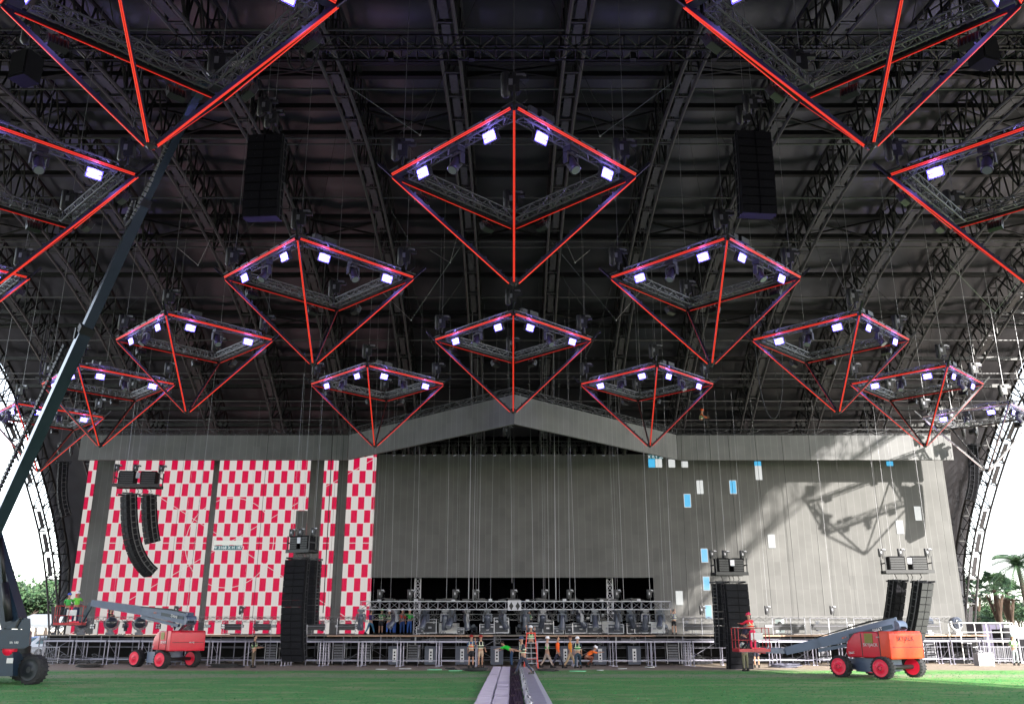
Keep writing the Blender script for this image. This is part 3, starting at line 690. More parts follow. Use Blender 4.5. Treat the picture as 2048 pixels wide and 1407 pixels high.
q=at(591,1118,54.5); array('tall black line array hanging before the right part of the checker wall',q,R(-14),15,1.36,.39,curve=1.7,lean=-2,chain=.5,group=G,fs=True)
q=at(618,1120,56.5); array('narrow black line array half behind the tall one at the checker wall',q,R(-30),10,1.0,.38,curve=.5,chain=.5,group=G,fs=True)
q=at(1473,1166,54.3); array('tall black line array reaching the ground, left of the right lift basket',q,R(10),13,1.4,.41,curve=1.5,lean=-3,chain=.5,group=G,fs=True)
q=at(1449,1166,56); array('narrow black line array half behind the tall ground touching one',q,R(40),9,1.0,.41,curve=.5,chain=.5,group=G,fs=True)
q=at(1804,1163,55.5); array('curved line array nearest the red lift at right, black front',q,R(30),11,.95,.42,curve=2.2,lean=16,chain=.5,group=G,fs=True)
q=at(1856,1165,54); array('sunlit grey curved line array at the far right before the screen',q,R(36),12,1.25,.42,curve=2.4,lean=16,chain=.5,group=G,fs=True,gr=mat('sun_paled_grille',(.028,.029,.03),.8,0,.2,20))  # grille base colour lightened to paint the sun on it
q=at(118,925,66); array('small dark curved line array beside the left end arch',q,R(-60),12,1.2,.34,curve=2.2,lean=4,chain=4,group=G)
q=at(1954,892,64); array('small dark curved line array beside the right end arch',q,R(60),12,1.1,.34,curve=2.0,lean=4,chain=4,group=G)
rig('black amplifier frame flown above the two left curved arrays',276,972,55.5,2.7,R(6))
rig('black amplifier frame above the tall array at the checker wall',604,1102,54.8,1.6,R(-25))
rig('black amplifier frame above the tall ground touching array',1459,1147,54.6,1.9,R(8))
rig('silver and black amplifier frame above the two right curved arrays',1815,1143,54.8,2.7,R(-4))
def subcl(label,px,py,Y,rz):
    q=at(px,py,Y); p=thing('delay_speaker',label,'speaker',q,rz)
    MB().box((0,0,-.42),(.62,.55,.84)).build('cabinet',cab,p); t=MB(); t.box((0,-.285,-.42),(.54,.03,.72)); t.build('front_grille',grille,p); hoist(p,(0,0,.3),7)
    MB().box((0,0,.05),(.5,.4,.06)).build('fly_bar',dark,p)
subcl('black box speaker hanging at the far upper left',57,112,22,R(-20)); subcl('black box speaker hanging at the far upper right',1961,80,22,R(20))
# ================================================================ boom lifts
def wb(m,name,mt,root,par=None):
    o=m.build(name,mt,None,origin=root.location); o.location=(0,0,0) if par is None else (0,0,0); o.parent=par or root; return o
def wheel(root,c,ax,r,wd,rim,lug=True):
    c=Vector(c); ax=Vector(ax).normalized(); m=MB(); h=wd/2
    m.lathe(c,ax,[(r*.55,-h*.9),(r*.9,-h),(r,-h*.7),(r,h*.7),(r*.9,h),(r*.55,h*.9)],28)
    if lug:
        u=Vector((0,0,1)); v=ax.cross(u).normalized()
        for k in range(22):
            t=2*math.pi*k/22; d=u*math.cos(t)+v*math.sin(t); tg=ax.cross(d)
            for s in (-1,1): m.beam(c+d*r*.985+ax*s*h*.15,c+d*r*.975+ax*s*h*.92+tg*.05,.05,.05,up=d)
    o=wb(m,'wheel',rubber,root)
    m=MB(); m.lathe(c,ax,[(r*.76,-h*.99),(r*.3,-h*.8),(r*.3,h*.6),(r*.76,h*.9),(r*.78,h*1.03),(r*.72,h*.99),(r*.25,h*.95),(r*.22,h*1.06)],24)
    wb(m,'rim',rim,root,o)
    m=MB()
    for k in range(6):
        t=k*math.pi/3; u=Vector((0,0,1)); v=ax.cross(u).normalized(); m.lathe(c+(u*math.cos(t)+v*math.sin(t))*r*.17,ax,[(.02,h),(.02,h*1.1)],6)
    wb(m,'hub',black,root,o)
def hood(root,c,u,v,L,W,z0,z1,m,name='engine_hood',nose=True,bev=.12):
    # side profile extruded along v, bevelled; c = near corner on the ground
    u=Vector((*u,0)).normalized(); v=Vector((*v,0)).normalized(); c=Vector((c[0],c[1],0))
    H=z1-z0
    P=[(0,0),(L*.95,0),(L,H*.2),(L*.93,H*.62),(L*.72,H*.93),(L*.55,H),(bev,H),(0,H-bev)] if nose else [(0,0),(L,0),(L,H),(bev,H),(bev*.3,H-bev*.3),(0,H-bev)]
    bm=bmesh.new(); f=[bm.verts.new(c+u*a+Vector((0,0,z0+b))) for a,b in P]; g=[bm.verts.new(c+u*a+Vector((0,0,z0+b))+v*W) for a,b in P]; n=len(P)
    bm.faces.new(f); bm.faces.new(g[::-1])
    for i in range(n): bm.faces.new((f[i],g[i],g[(i+1)%n],f[(i+1)%n]))
    bmesh.ops.recalc_face_normals(bm,faces=bm.faces); bmesh.ops.bevel(bm,geom=list(bm.edges),offset=.06,segments=3,affect='EDGES',profile=.6)
    me=bpy.data.meshes.new(name); 
    for q in bm.verts: q.co-=Vector(root.location)
    for q in bm.faces: q.smooth=True
    bm.to_mesh(me); bm.free(); me.materials.append(m); o=bpy.data.objects.new(name,me); COL.objects.link(o); o.parent=root; return o
def basket(root,c,u,v,L=1.9,W=.85,H=1.1,m=None,tilt=0):
    u=Vector((*u,0)).normalized(); v=Vector((*v,0)).normalized(); c=Vector(c); m=m or mat('basket_red',(.4,.01,.02),.4,0,.1)
    t=MB(); K4=[c-u*L/2-v*W/2,c+u*L/2-v*W/2,c+u*L/2+v*W/2,c-u*L/2+v*W/2]
    t.beam(c-u*L/2,c+u*L/2,W,.06); wb(t,'floor_plate',dark,root)
    t=MB(); Z=Vector((0,0,1))
    for i in range(4):
        a,b=K4[i],K4[(i+1)%4]; t.bar(a,a+Z*H,.019,6)
        for z in (.1,.55,H): t.bar(a+Z*z,b+Z*z,.017,6)
        t.bar((a+b)/2,(a+b)/2+Z*H,.02,6); t.beam(a+Z*.07,b+Z*.07,.02,.14)
    o=wb(t,'basket_rail',m,root)
    wb(MB().box(c+u*L*.1+v*(W/2-.1)+Z*(H+.05),(.6,.25,.2)),'control_box',grey,root); wb(MB().box(c+u*L*.1-v*(W/2+.01)+Z*.72,(.6,.03,.34)),'notice_board',white,root)
# ---- small red lifts
def redlift(label,wl,r,c0,ang,L,W,z0,z1,boom,bsz,jib,bk,Yb,Yt,endm,texts,flip):
    A,B,C=[gnd(*q) for q in wl]; D=A+C-B; ctr=(A+C)/2
    rt=thing('boom_lift',label,'boom lift',(ctr.x,ctr.y,0)); ax=(C-B).normalized(); lg=(A-B).normalized(); Z=Vector((0,0,1))
    for p in (A,B,C,D): s=-1 if p in (A,B) else 1; wheel(rt,p+Z*r+ax*s*-.02,ax*s,r,.46,rimred)
    m=MB(); mid=ctr+Z*(r+.08); m.beam(mid-lg*.95,mid+lg*1.2,1.1,.5); m.beam(mid-lg*.55,mid+lg*.55,1.75,.62)
    wb(m,'chassis',liftgrey,rt); m=MB(); 
    for e in (A+Z*r,B+Z*r): m.bar(e,e+(C-B),.1,8)
    m.lathe(mid+Z*.3,Z,[(.55,0),(.55,.2)],20); wb(m,'axle',black,rt)
    u=(-math.cos(ang),math.sin(ang)); v=(math.sin(ang),math.cos(ang)); c=Vector((c0[0],c0[1],0))
    hood(rt,c+Vector((*u,0))*.55,u,v,L-.55,.85,z0+.05,z1-.03,liftred)
    o=hood(rt,c,u,v,.6,W,z0,z1,endm,'counterweight',nose=False)
    hood(rt,c+Vector((*u,0))*.55+Vector((*v,0))*(W-.85),u,v,L-.8,.85,z0+.05,z1-.06,liftred)
    U=Vector((*u,0)); V=Vector((*v,0)); m=MB()
    m.cur=0; m.beam(c+U*(.56)-V*.004+Z*(z0+.02),c+U*.56-V*.004+Z*(z1),.03,.03); m.beam(c+U*(L*.62)-V*.004+Z*(z0+.1),c+U*(L*.62)-V*.004+Z*(z1-.1),.03,.03)
    m.beam(c+U*.02+V*.1-U*.012+Z*(z0+.42*(z1-z0)),c+V*(W-.1)-U*.012+Z*(z0+.42*(z1-z0)),.02,.03)
    wb(m,'panel_seam',black,rt)
    m=MB(); m.beam(c+U*L*.36-V*.012+Z*(z0+.74*(z1-z0)),c+U*L*.54-V*.012+Z*(z0+.74*(z1-z0)),.02,.36*(z1-z0)); wb(m,'warning_sticker',mat('sticker_olive',(.22,.2,.03),.5,0,.3,20),rt)
    rz=math.atan2(-U.y,-U.x); re=math.atan2(V.y,V.x); rl=Vector(rt.location)
    for s,where,size,tm_,k,h in texts:
        if where=='side': p=c+U*(L*k)-V*.03+Z*(z0+h*(z1-z0)); o=textm(s,size,tm_,rt,p-rl,(math.pi/2,0,rz),'lettering')
        else: p=c+V*(W*k)-U*.03+Z*(z0+h*(z1-z0)); o=textm(s,size,tm_,rt,p-rl,(math.pi/2,0,re),'lettering')
    P=[at(px,py,Yb+(Yt-Yb)*f) for px,py,f in boom]
    m=MB()
    for i in range(len(P)-1): m.beam(P[i],P[i+1],bsz[i]*.75,bsz[i],bsz[i+1])
    m.lathe(P[0]-V*.3-Z*.1,V,[(bsz[0]*.4,0),(bsz[0]*.4,.6)],16); 
    wb(m,'boom',liftgrey,rt)
    m=MB(); d=(P[1]-P[0]); m.beam(P[0]+d*.1-Z*bsz[0]*.02+Vector((0,-bsz[0]*.42,0)),P[0]+d*.92+Vector((0,-bsz[0]*.36,0)),.04,bsz[0]*.28); wb(m,'boom_recess',liftdark,rt)
    m=MB(); m.beam(P[0]-Z*bsz[0]*.75+(P[-1]-P[0])*.1,P[-2]-Z*bsz[-1]*.95+(P[-1]-P[0])*.02,.18,.16); wb(m,'lower_link',liftgrey,rt)
    sl=math.atan2(P[0].z-P[1].z,P[0].x-P[1].x); zr=math.atan2(P[0].y-P[1].y,P[0].x-P[1].x)
    for fr_,s_,sz_,mm in ((.3,'SJ66T' if not flip else 'SJ46AJ',.2,wl_),(.72,'66 ft' if not flip else '46 ft',.12,mat('decal_orange',(.7,.15,.03),.5,0,0))):
        q=P[0]+(P[1]-P[0])*fr_-rl+Vector((0,-bsz[0]*.5-.03,0)); o=textm(s_,sz_,mm,rt,q,(0,0,0)); o.rotation_euler=(Matrix.Rotation(zr,3,'Z')@Matrix.Rotation(-sl,3,'Y')@Matrix.Rotation(math.pi/2,3,'X')).to_euler()
    for k in range(3): q=P[0]+(P[1]-P[0])*(.05+.02*k); wb(MB().path([P[0]+V*(-.3)+Z*.3,P[0]+(P[1]-P[0])*.3-V*.3+Z*(.34+.03*k),P[1]-V*.28+Z*.24],.018,5),'hydraulic_hose',black,rt)
    # riser from turret
    base=c+U*L*.55+V*W*.5+Z*(z1-.15); m=MB()
    for s in (-.25,.25): m.beam(base+V*s,P[0]+V*s-Z*.1,.1,.3); 
    m.bar(base+U*.5,P[0]+(P[1]-P[0])*.35-Z*.1,.07,10); m.bar(base+U*.4,P[0]+(P[1]-P[0])*.18-Z*.1,.05,10); wb(m,'riser_arm',liftgrey,rt)
    m=MB()
    for k in range(4): m.path([P[0]+V*(-.2+.1*k)+Z*.1,P[0]+V*(-.2+.1*k)-U*.35-Z*.2,base-U*.3+V*(-.2+.1*k)+Z*.05],.025,5)
    wb(m,'hydraulic_hose',black,rt)
    J=[at(px,py,Yt) for px,py in jib]; m=MB(); 
    for i in range(len(J)-1): m.beam(J[i],J[i+1],.14,.24); m.bar(J[i]+Vector((.18,0,.1)),J[i+1]+Vector((.18,0,.1)),.05,8); m.bar(J[i]+Vector((-.14,0,0)),J[i+1]+Vector((-.14,.1,0)),.03,6)
    m.ball(J[-1],.17,10); wb(m,'jib',liftdark if flip else liftgrey,rt)
    bc=at(*bk,Yt); basket(rt,bc,(1,.15),(-.15,1),1.6,.85,1.12)
    m=MB(); m.beam(J[-1],bc+Vector((0,0,.08)),.3,.25); wb(m,'basket_mount',rimred,rt)
    return rt
wl_=mat('letter_white',(.7,.7,.7),.5,0,0); bl_=mat('letter_black',(.03,.02,.02),.5,0,0)
A=gnd(1784,1357)
redlift('red lift at right with orange rear and long lowered boom',[(1684,1353),(1768,1357.6),(1832,1353.4)],.49,(A.x,A.y-.25),R(58),2.5,2.45,.86,2.1,[(1797,1247,0),(1640,1284,.7),(1572,1301,1)],[.66,.46,.36],[(1572,1301),(1530,1300)],(1503,1302),44.6,46.8,liftorange,
 [('SKYJACK','end',.32,bl_,.47,.72),('SKYJACK','side',.2,wl_,.42,.5),('SJ66T','side',.15,wl_,.86,.2),('66 ft','side',.1,wl_,.24,.78)],False)
A=gnd(339,1337)
redlift('red lift at left with folded grey boom before the checker wall',[(271,1332.4),(322,1336),(384,1333)],.5,(A.x,A.y-.3),R(47),2.6,2.1,.98,2.12,[(380,1236,0),(290,1221,.6),(186,1205,1)],[.66,.5,.38],[(183,1204),(160,1246)],(139,1249),54.3,57,liftred,
 [('SKYJACK','side',.2,wl_,.36,.42),('SJ46','side',.13,wl_,.9,.2),('66 AJ','end',.14,wl_,.6,.42)],True)
# ---- big dark lift at left edge
bl=gnd(40,1367); rt=thing('boom_lift','huge dark blue grey telescopic lift cut by the left picture edge','boom lift',(bl.x,bl.y,0))
Yl=39.3
for px,dy in ((66,0),(-52,0),(45,3.2),(-60,3.2)):
    q=at(px,1340,Yl+dy); wheel(rt,(q.x,Yl+dy,.58),(-.25,-1,0),.58,.5,mat('rim_dark',(.015,.018,.024),.4,.3,.2))
m=MB(); q=at(18,1340,Yl); m.box((q.x-2.1,Yl+1.5,.72),(2.4,2.4,.6)); m.box((q.x-.35,Yl+.2,.9),(.9,.9,.8)); m.prism([(q.x-.6,Yl-.5,.35),(q.x+.45,Yl-.5,.35),(q.x+.3,Yl-.5,1.35),(q.x-.5,Yl-.5,1.45)],(0,.4,0)); wb(m,'chassis',liftdark,rt)
m=MB(); q=at(20,1320,Yl-.52); m.box((q.x,Yl-.53,q.z),(.26,.02,.2)); wb(m,'data_plate',white,rt)
m=MB(); q=at(12,1307,Yl-.6); m.lathe((q.x,Yl-.2,1.38),(0,-1,0),[(.24,0),(.24,.3),(.05,.34)],16); wb(m,'slew_motor_cover',rimred,rt)
m=MB(); q=at(12,1305,Yl); m.lathe((q.x-.5,Yl+.9,1.2),(0,0,1),[(.95,0),(.95,.3)],28); wb(m,'turntable',black,rt)
def pp(L_,Y): return [tuple(at(a,b,Y)) for a,b in L_]
m=MB(); m.prism(pp([(-60,1258),(10,1257),(50,1258),(60,1262),(58,1290),(48,1296),(-60,1296)],Yl-.7),(-1.15,2.4,0)); wb(m,'engine_hood',liftdark,rt)
for dy in (-.72,.9): wb(MB().prism(pp([(10,1256),(40,1234),(60,1236),(61,1262),(57,1272),(46,1270),(44,1257)],Yl+dy),(-.24,.5,0)),'boom_bracket',liftdark,rt)
m=MB(); q=at(36,1246,Yl-.75); m.box(tuple(q),(.08,.06,.4),(0,R(20),0)); q=at(43,1236,Yl-.74); m.lathe(tuple(q),(0,-1,0),[(.06,0),(.06,.04)],10); wb(m,'grab_handle',black,rt)
textm('lift 180',.13,wl_,rt,at(28,1284,Yl-.74)-Vector(rt.location),(math.pi/2,0,0))
m=MB(); m.beam(at(30,1250,Yl+.3),at(-28,1045,Yl+.3),.7,.8,.75); m.beam(at(-22,1045,Yl+.3),at(-60,1080,Yl+.3),.9,1.2); wb(m,'lower_boom',liftdark,rt)
m=MB(); a=at(18,1240,Yl-.3); b=at(9,1165,Yl-.3); m.bar(a,b,.15,12); m.bar(b,at(2,1075,Yl-.3),.07,10); wb(m,'lift_cylinder',black,rt)
boomside=mat('boom_blue_grey',(.04,.06,.085),.16,.5,.2,1.5); BU=(-.75,-.65,.1)
S=[at(-42,1130,39.2),at(172,660,36.2),at(289,405,34.6),at(392,196,33.2)]
m=MB(); m.beam(S[0],S[1],.48,.48,up=BU); wb(m,'telescopic_boom',boomside,rt)
m=MB(); m.beam(S[1],S[2],.41,.41,up=BU); o=wb(m,'boom_section',boomside,rt); 
m=MB(); m.beam(S[2],S[3],.3,.3,up=BU); wb(m,'boom_section',boomside,rt)
m=MB()
for P_,w_ in ((S[1],.58),(S[2],.47)):
    m=MB(); d=(S[3]-S[0]).normalized(); m.beam(P_-d*.16,P_+d*.16,w_,w_,up=BU); m.beam(P_-d*.5+Vector((-w_*.5,0,.1)),P_-d*.2+Vector((-w_*.6,0,.3)),.1,.16); wb(m,'boom_collar',black,rt)
m=MB(); d=(S[1]-S[0]); off=Vector((-.5,-.1,.2))
for k in range(46):
    p=S[0]+d*(.12+.8*k/46)+off; q=S[0]+d*(.12+.8*(k+.75)/46)+off; m.beam(p,q,.14,.16)
wb(m,'energy_chain',dark,rt)
m=MB(); pts=[at(352,262,33.6),at(333,290,33.8),at(315,335,34),at(285,395,34.3),at(262,440,34.6),at(252,452,34.7),at(250,440,34.7),at(268,400,34.5)]
for i in range(len(pts)-1):
    for k in range(6): m.beam(pts[i]+(pts[i+1]-pts[i])*k/6,pts[i]+(pts[i+1]-pts[i])*(k+.72)/6,.1,.13)
wb(m,'energy_chain',grey,rt)
m=MB(); m.beam(S[3],S[3]+Vector((.35,-.3,.55)),.35,.4); m.beam(S[3]+Vector((.35,-.3,.55)),S[3]+Vector((1.2,-.8,.2)),.2,.25); wb(m,'jib',liftdark,rt)
basket(rt,S[3]+Vector((1.9,-1,0)),(1,0),(0,1),1.8,.85,1.1,liftdark)
# ================================================================ people
def skinmesh(nodes,edges,sub=1):
    me=bpy.data.meshes.new('s'); me.from_pydata([n[0] for n in nodes],edges,[]); o=bpy.data.objects.new('s',me); COL.objects.link(o)
    md=o.modifiers.new('k','SKIN'); 
    for i,n in enumerate(nodes):
        r=n[1]; me.skin_vertices[0].data[i].radius=(r,r) if isinstance(r,(int,float)) else r; me.skin_vertices[0].data[i].use_root=(i==0)
    s=o.modifiers.new('s','SUBSURF'); s.levels=sub; s.render_levels=sub
    dg=bpy.context.evaluated_depsgraph_get(); dg.update(); ev=o.evaluated_get(dg); m2=bpy.data.meshes.new_from_object(ev,depsgraph=dg)
    bpy.data.objects.remove(o); bpy.data.meshes.remove(me); return m2
def addmesh(name,me,mt,parent):
    o=bpy.data.objects.new(name,me); me.materials.clear(); me.materials.append(mt); me.polygons.foreach_set('use_smooth',[True]*len(me.polygons)); COL.objects.link(o); o.parent=parent; return o
def cloth(rgb): 
    n='cloth_%d_%d_%d'%rgb; return mat(n,lin(rgb),.8,0,.2,9,.2)
SKIN=mat('skin',(.42,.23,.15),.55,0,.1,10); HAIR=mat('hair_dark',(.02,.013,.01),.7,0,0)
reflective=mat('reflective_tape',(.6,.65,.45),.4,0,0)
def person(label,loc,rz,shirt=(30,30,35),legs=(40,45,60),vest=None,hat=None,shorts=False,sleeve=True,lean=0,lg=((0,0),(0,0)),ar=((5,6,10),(5,6,10)),H=1.76,head=0,boots=(25,22,20),stripes=True,group='workers building the stage'):
    k=H/1.76; P=thing('person',label,'person',loc,rz,group)
    def dirv(th,out=0): th=R(th); return Vector((math.sin(R(out)),-math.sin(th)*math.cos(R(out)),-math.cos(th)*math.cos(R(out))))
    up=Vector((0,-math.sin(R(lean)),math.cos(R(lean)))); pel=Vector((0,0,0)); ch=pel+up*.3; nk=pel+up*.5; nt_=nk+up*.08+Vector((0,-.01,0)); hup=Vector((0,-math.sin(R(lean*.5+head)),math.cos(R(lean*.5+head)))); hd=nt_+hup*.14
    J={}
    for s,(hf,kb) in zip((-1,1),lg):
        hip=pel+Vector((s*.095,0,-.04)); kn=hip+dirv(hf,s*2)*.43; an=kn+dirv(hf-kb,s*1)*.42; J[s]=(hip,kn,an)
    lowest=min(J[-1][2].z,J[1][2].z); sh=Vector((0,0,.09-lowest))
    for s in J: J[s]=tuple(q+sh for q in J[s])
    pel+=sh; ch=ch+sh; nk=nk+sh; nt_=nt_+sh; hd=hd+sh
    A={}
    for s,(sf,so_,el) in zip((-1,1),ar):
        sd=nk+Vector((s*.185,0,0))-up*.05; e=sd+dirv(sf+lean*.3,s*so_)*.29; wr=e+dirv(sf+lean*.3+el,s*so_*.3)*.25; A[s]=(sd,e,wr)
    nodes=[(pel,(.13,.1)),(ch,(.14,.1)),(nk-up*.02,(.1,.08)),(nt_,.055),(hd-hup*.03,(.07,.08)),(hd+hup*.06,(.075,.09))]; ed=[(0,1),(1,2),(2,3),(3,4),(4,5)]
    def addn(p,r,j): nodes.append((p,r)); ed.append((j,len(nodes)-1)); return len(nodes)-1
    for s in (-1,1):
        a=addn(J[s][0],.085,0); a=addn((J[s][0]+J[s][1])/2,.08,a); a=addn(J[s][1],.055,a); a=addn(J[s][1]*.65+J[s][2]*.35,.058,a); a=addn(J[s][2],.036,a); addn(J[s][2]+Vector((s*.03,-.13,-.06)),.032,a)
        sd,e,wr=A[s]; a=addn(sd,.055,2); a=addn(e,.04,a); a=addn(wr,.026,a); d=(wr-e).normalized(); x=Vector((0,-1,0)).cross(d); x=x.normalized() if x.length>.1 else Vector((1,0,0))
        pm=addn(wr+d*.055,(.036,.018),a)
        for f,(o_,l) in enumerate(((-.03,.07),(-.01,.085),(.01,.08),(.03,.062))):
            b1=addn(wr+d*.09+x*o_,.0095,pm); b2=addn(wr+d*(.09+l*.5)+x*o_+Vector((0,-.012,0)),.0085,b1); addn(wr+d*(.09+l*.85)+x*o_+Vector((0,-.03,0)),.0075,b2)
        t1=addn(wr+d*.04-x*.04,.01,pm); addn(wr+d*.08-x*.055,.009,t1)
    body=addmesh('body',skinmesh(nodes,ed),SKIN,P)
    f=MB(); fr=Vector((0,-1,0)); fw=(fr-hup*fr.dot(hup)).normalized(); sd_=hup.cross(fw)
    f.ball(hd+hup*.02+fw*.01,(.078,.095,.115),12); f.ball(hd+fw*.105+hup*.0,(.014,.02,.022),6)
    for s in (-1,1): f.ball(hd+sd_*s*.08,(.012,.025,.035),6)
    f.cur=1
    for s in (-1,1): f.ball(hd+fw*.095+sd_*s*.03+hup*.03,(.013,.008,.007),6)
    f.cur=2; f.ball(hd+fw*.095-hup*.045,(.024,.008,.006),6)
    f.build('face',[SKIN,HAIR,mat('lip',(.3,.1,.08),.5,0,0)],P)
    # shirt
    n=[(pel+up*.02,(.155,.125)),(ch,(.17,.13)),(nk-up*.03,(.13,.1))]; e_=[(0,1),(1,2)]
    for s in (-1,1):
        sd,e,wr=A[s]; j=len(n); n.append((sd,.07)); e_.append((2,j)); n.append((e if sleeve else (sd*.45+e*.55),.055)); e_.append((j,j+1))
        if sleeve=='long': n.append((e*.15+wr*.85,.042)); e_.append((j+1,j+2))
    addmesh('shirt',skinmesh(n,e_),cloth(shirt),P)
    n=[(pel+up*.04,(.15,.12)),(pel-up*.03,(.145,.12))]; e_=[(0,1)]
    for s in (-1,1):
        h_,kn,an=J[s]; j=len(n); n.append((h_-Vector((0,0,.06)),.1)); e_.append((1,j)); n.append(((h_+kn)/2,.095)); e_.append((j,j+1)); n.append((kn if not shorts else h_*.15+kn*.85,.075)); e_.append((j+1,j+2))
        if not shorts: n.append((an+Vector((0,0,.04)),.055)); e_.append((j+2,j+3))
    addmesh('shorts' if shorts else 'trousers',skinmesh(n,e_),cloth(legs),P)
    for s in (-1,1):
        a=J[s][2]; b=MB(); b.box(a+Vector((s*.01,-.05,-.05)),(.1,.28,.08)); b.box(a+Vector((s*.01,.02,.02)),(.1,.12,.1)); b.build('boot',cloth(boots),P)
    if vest:
        n=[(pel+up*.1,(.175,.145)),(ch,(.185,.145)),(nk-up*.04,(.12,.105))]; addmesh('safety_vest',skinmesh(n,[(0,1),(1,2)]),cloth(vest),P)
        if stripes:
            b=MB(); N=14
            for hh,rr in ((.14,.2),(.27,.208)):
                c=pel+up*hh
                for i in range(N):
                    t0,t1=6.2832*i/N,6.2832*(i+1)/N; b.beam(c+Vector((math.cos(t0)*rr,math.sin(t0)*rr*.8,0)),c+Vector((math.cos(t1)*rr,math.sin(t1)*rr*.8,0)),.008,.04,up=up)
            for s in (-1,1):
                for q in (-1,1): b.beam(pel+up*.25+Vector((s*.09,q*.155,0)),nk+Vector((s*.1,q*.07,0)),.045,.01,up=(0,1,.01))
            b.build('reflective_tape',reflective,P)
    h=MB()
    if hat:
        c=hd+hup*.05; h.lathe(c,hup,[(.125,0),(.122,.04),(.1,.09),(.05,.125),(.01,.13)],14); h.lathe(c,hup,[(.14,-.008),(.145,.0),(.12,.008)],14); h.beam(c+fw*.08,c+fw*.17,.16,.012,up=hup); h.beam(c-fw*.1+hup*.09,c+fw*.1+hup*.09,.03,.09,up=hup)
        h.build('hard_hat',cloth(hat),P)
    else:
        h.ball(hd+hup*.045-fw*.022,(.085,.1,.1),10); h.build('hair',HAIR,P)
    P.scale=(k,)*3
    return P
def gp(px,py): q=gnd(px,py); y=min(q.y,56.6); return (q.x*y/q.y,y,0)
def sp_(px,Y=59.9,z=SZ): Y=64.2+(Y-59)*.5; return (at(px,1268,Y).x,Y,z)
W_=(225,225,230); GRN=(45,165,65); LIM=(140,220,90); ORG=(250,110,35); BEI=(165,150,135); JEAN=(45,75,130); BLK=(22,22,28); DJ=(30,38,58)
walk=((28,8),(-22,14)); walk2=((-20,10),(24,6)); stand=((2,2),(-3,3))
person('man in green vest and khaki trousers standing alone by the left front platforms',gp(506,1327),R(80),BLK,(90,80,65),GRN,None,lg=stand,ar=((20,5,60),(25,5,60)))
person('man in green shirt standing on stage behind the tall black array',sp_(566,60),0,GRN,BEI,None,GRN,lg=stand,H=1.62)
person('man in purple shirt with green jacket round his waist, left of the stage group',sp_(740,58.9),R(150),(50,30,90),(60,110,140),None,None,ar=((30,10,60),(80,10,30)),lg=walk,H=1.62)
person('man in green hooded top and black shorts in the stage group',sp_(761,58.9),R(170),GRN,BLK,BLK,GRN,shorts=True,lean=12,ar=((50,8,30),(50,8,30)),H=1.62)
person('man in striped vest and bright blue jeans in the stage group',sp_(777,58.8),R(185),BLK,(60,100,180),(120,150,70),W_,lg=walk,ar=((70,10,20),(60,10,40)),H=1.62)
person('man in green shirt bending over behind the striped vest in the stage group',sp_(788,59.4),R(-110),GRN,(60,100,180),None,None,lean=55,ar=((60,5,10),(60,5,10)),H=1.62)
person('man in blue jeans half behind a moving light in the stage group',sp_(804,59.2),R(180),(200,60,40),JEAN,None,W_,lg=stand,H=1.62)
person('man in bright green shirt, white helmet and jeans reaching up on the stage',sp_(818,58.9),R(-150),(40,180,60),(45,90,160),None,W_,ar=((20,30,40),(95,20,10)),lg=((0,0),(3,2)),H=1.62)
person('man in green vest kneeling on the stage above the orange ladder',sp_(1061,58.7),R(200),(60,60,70),BLK,GRN,None,lean=25,ar=((40,5,20),(60,5,30)),lg=((60,90),(15,30)),H=1.7)
person('man in purple vest and black shorts taking a photo at the right stage end',sp_(1349,59),R(175),(120,125,140),BLK,(85,70,130),None,shorts=True,ar=((100,-5,70),(100,-5,70)),H=1.62)
person('small dark shirted man on the stage behind the left searchlights',sp_(216,59.5),R(60),BLK,(150,110,90),None,None,shorts=True,ar=((70,5,30),(60,5,20)),H=1.62)
person('man in orange vest and black shorts, left one of the two in shorts',gp(942,1331),R(170),(60,90,130),BLK,ORG,(150,30,30),shorts=True,lg=stand,ar=((30,10,60),(10,10,20)))
person('man in beige shorts with hands raised to his face beside the orange vest',gp(961,1330),R(15),BLK,(190,165,140),BLK,(150,40,40),shorts=True,lg=stand,ar=((60,35,110),(10,10,40)))
person('man in green shirt bending down at the head of the cable path',gp(1024,1331),R(-110),(30,200,60),(35,60,90),None,None,lean=62,lg=((15,20),(0,10)),ar=((45,5,5),(55,5,5)))
person('nearest worker in dark clothes and reflective vest walking on the cable path',(gnd(1047,1351).x,gnd(1047,1351).y,.06),R(-70),(38,40,52),(45,50,68),(60,75,60),(50,60,90),lg=walk,lean=8,ar=((40,8,60),(30,8,60)),boots=(60,60,60))
person('man in green vest and white helmet climbing the orange ladder',(at(1062,1300,56.2).x,56.2,.55),R(180),BLK,BLK,(130,190,110),W_,lg=((10,15),(-2,3)),ar=((110,10,20),(120,10,20)))
person('man in green vest and pale trousers striding, leftmost of the four walking men',gp(1094,1335),R(85),(200,180,170),(165,150,140),GRN,W_,lg=walk,lean=3,stripes=False)
person('man in bright orange shirt and black trousers walking',gp(1116,1335),R(80),(255,95,25),(40,42,60),None,None,sleeve='long',lg=walk2)
person('man in light orange shirt and beige trousers walking',gp(1141,1335),R(85),(250,150,45),(180,155,120),None,(90,60,50),sleeve='long',lg=walk2)
person('man in green vest and white helmet, rightmost of the four walking men',gp(1156,1336),R(170),(30,40,60),(40,60,75),GRN,W_,lg=walk)
person('crouching man in orange with white helmet under the stage edge',(at(1172,1320,56.9).x,56.9,0),R(100),ORG,(120,70,55),None,W_,lean=60,lg=((85,110),(60,100)),ar=((60,5,20),(60,5,20)))
person('man in orange helmet, grey striped vest and khaki trousers watching the right lift',gp(1492,1341),R(190),(150,150,155),(125,120,95),(95,100,110),(250,80,25),lg=stand,ar=((25,12,70),(25,12,70)))
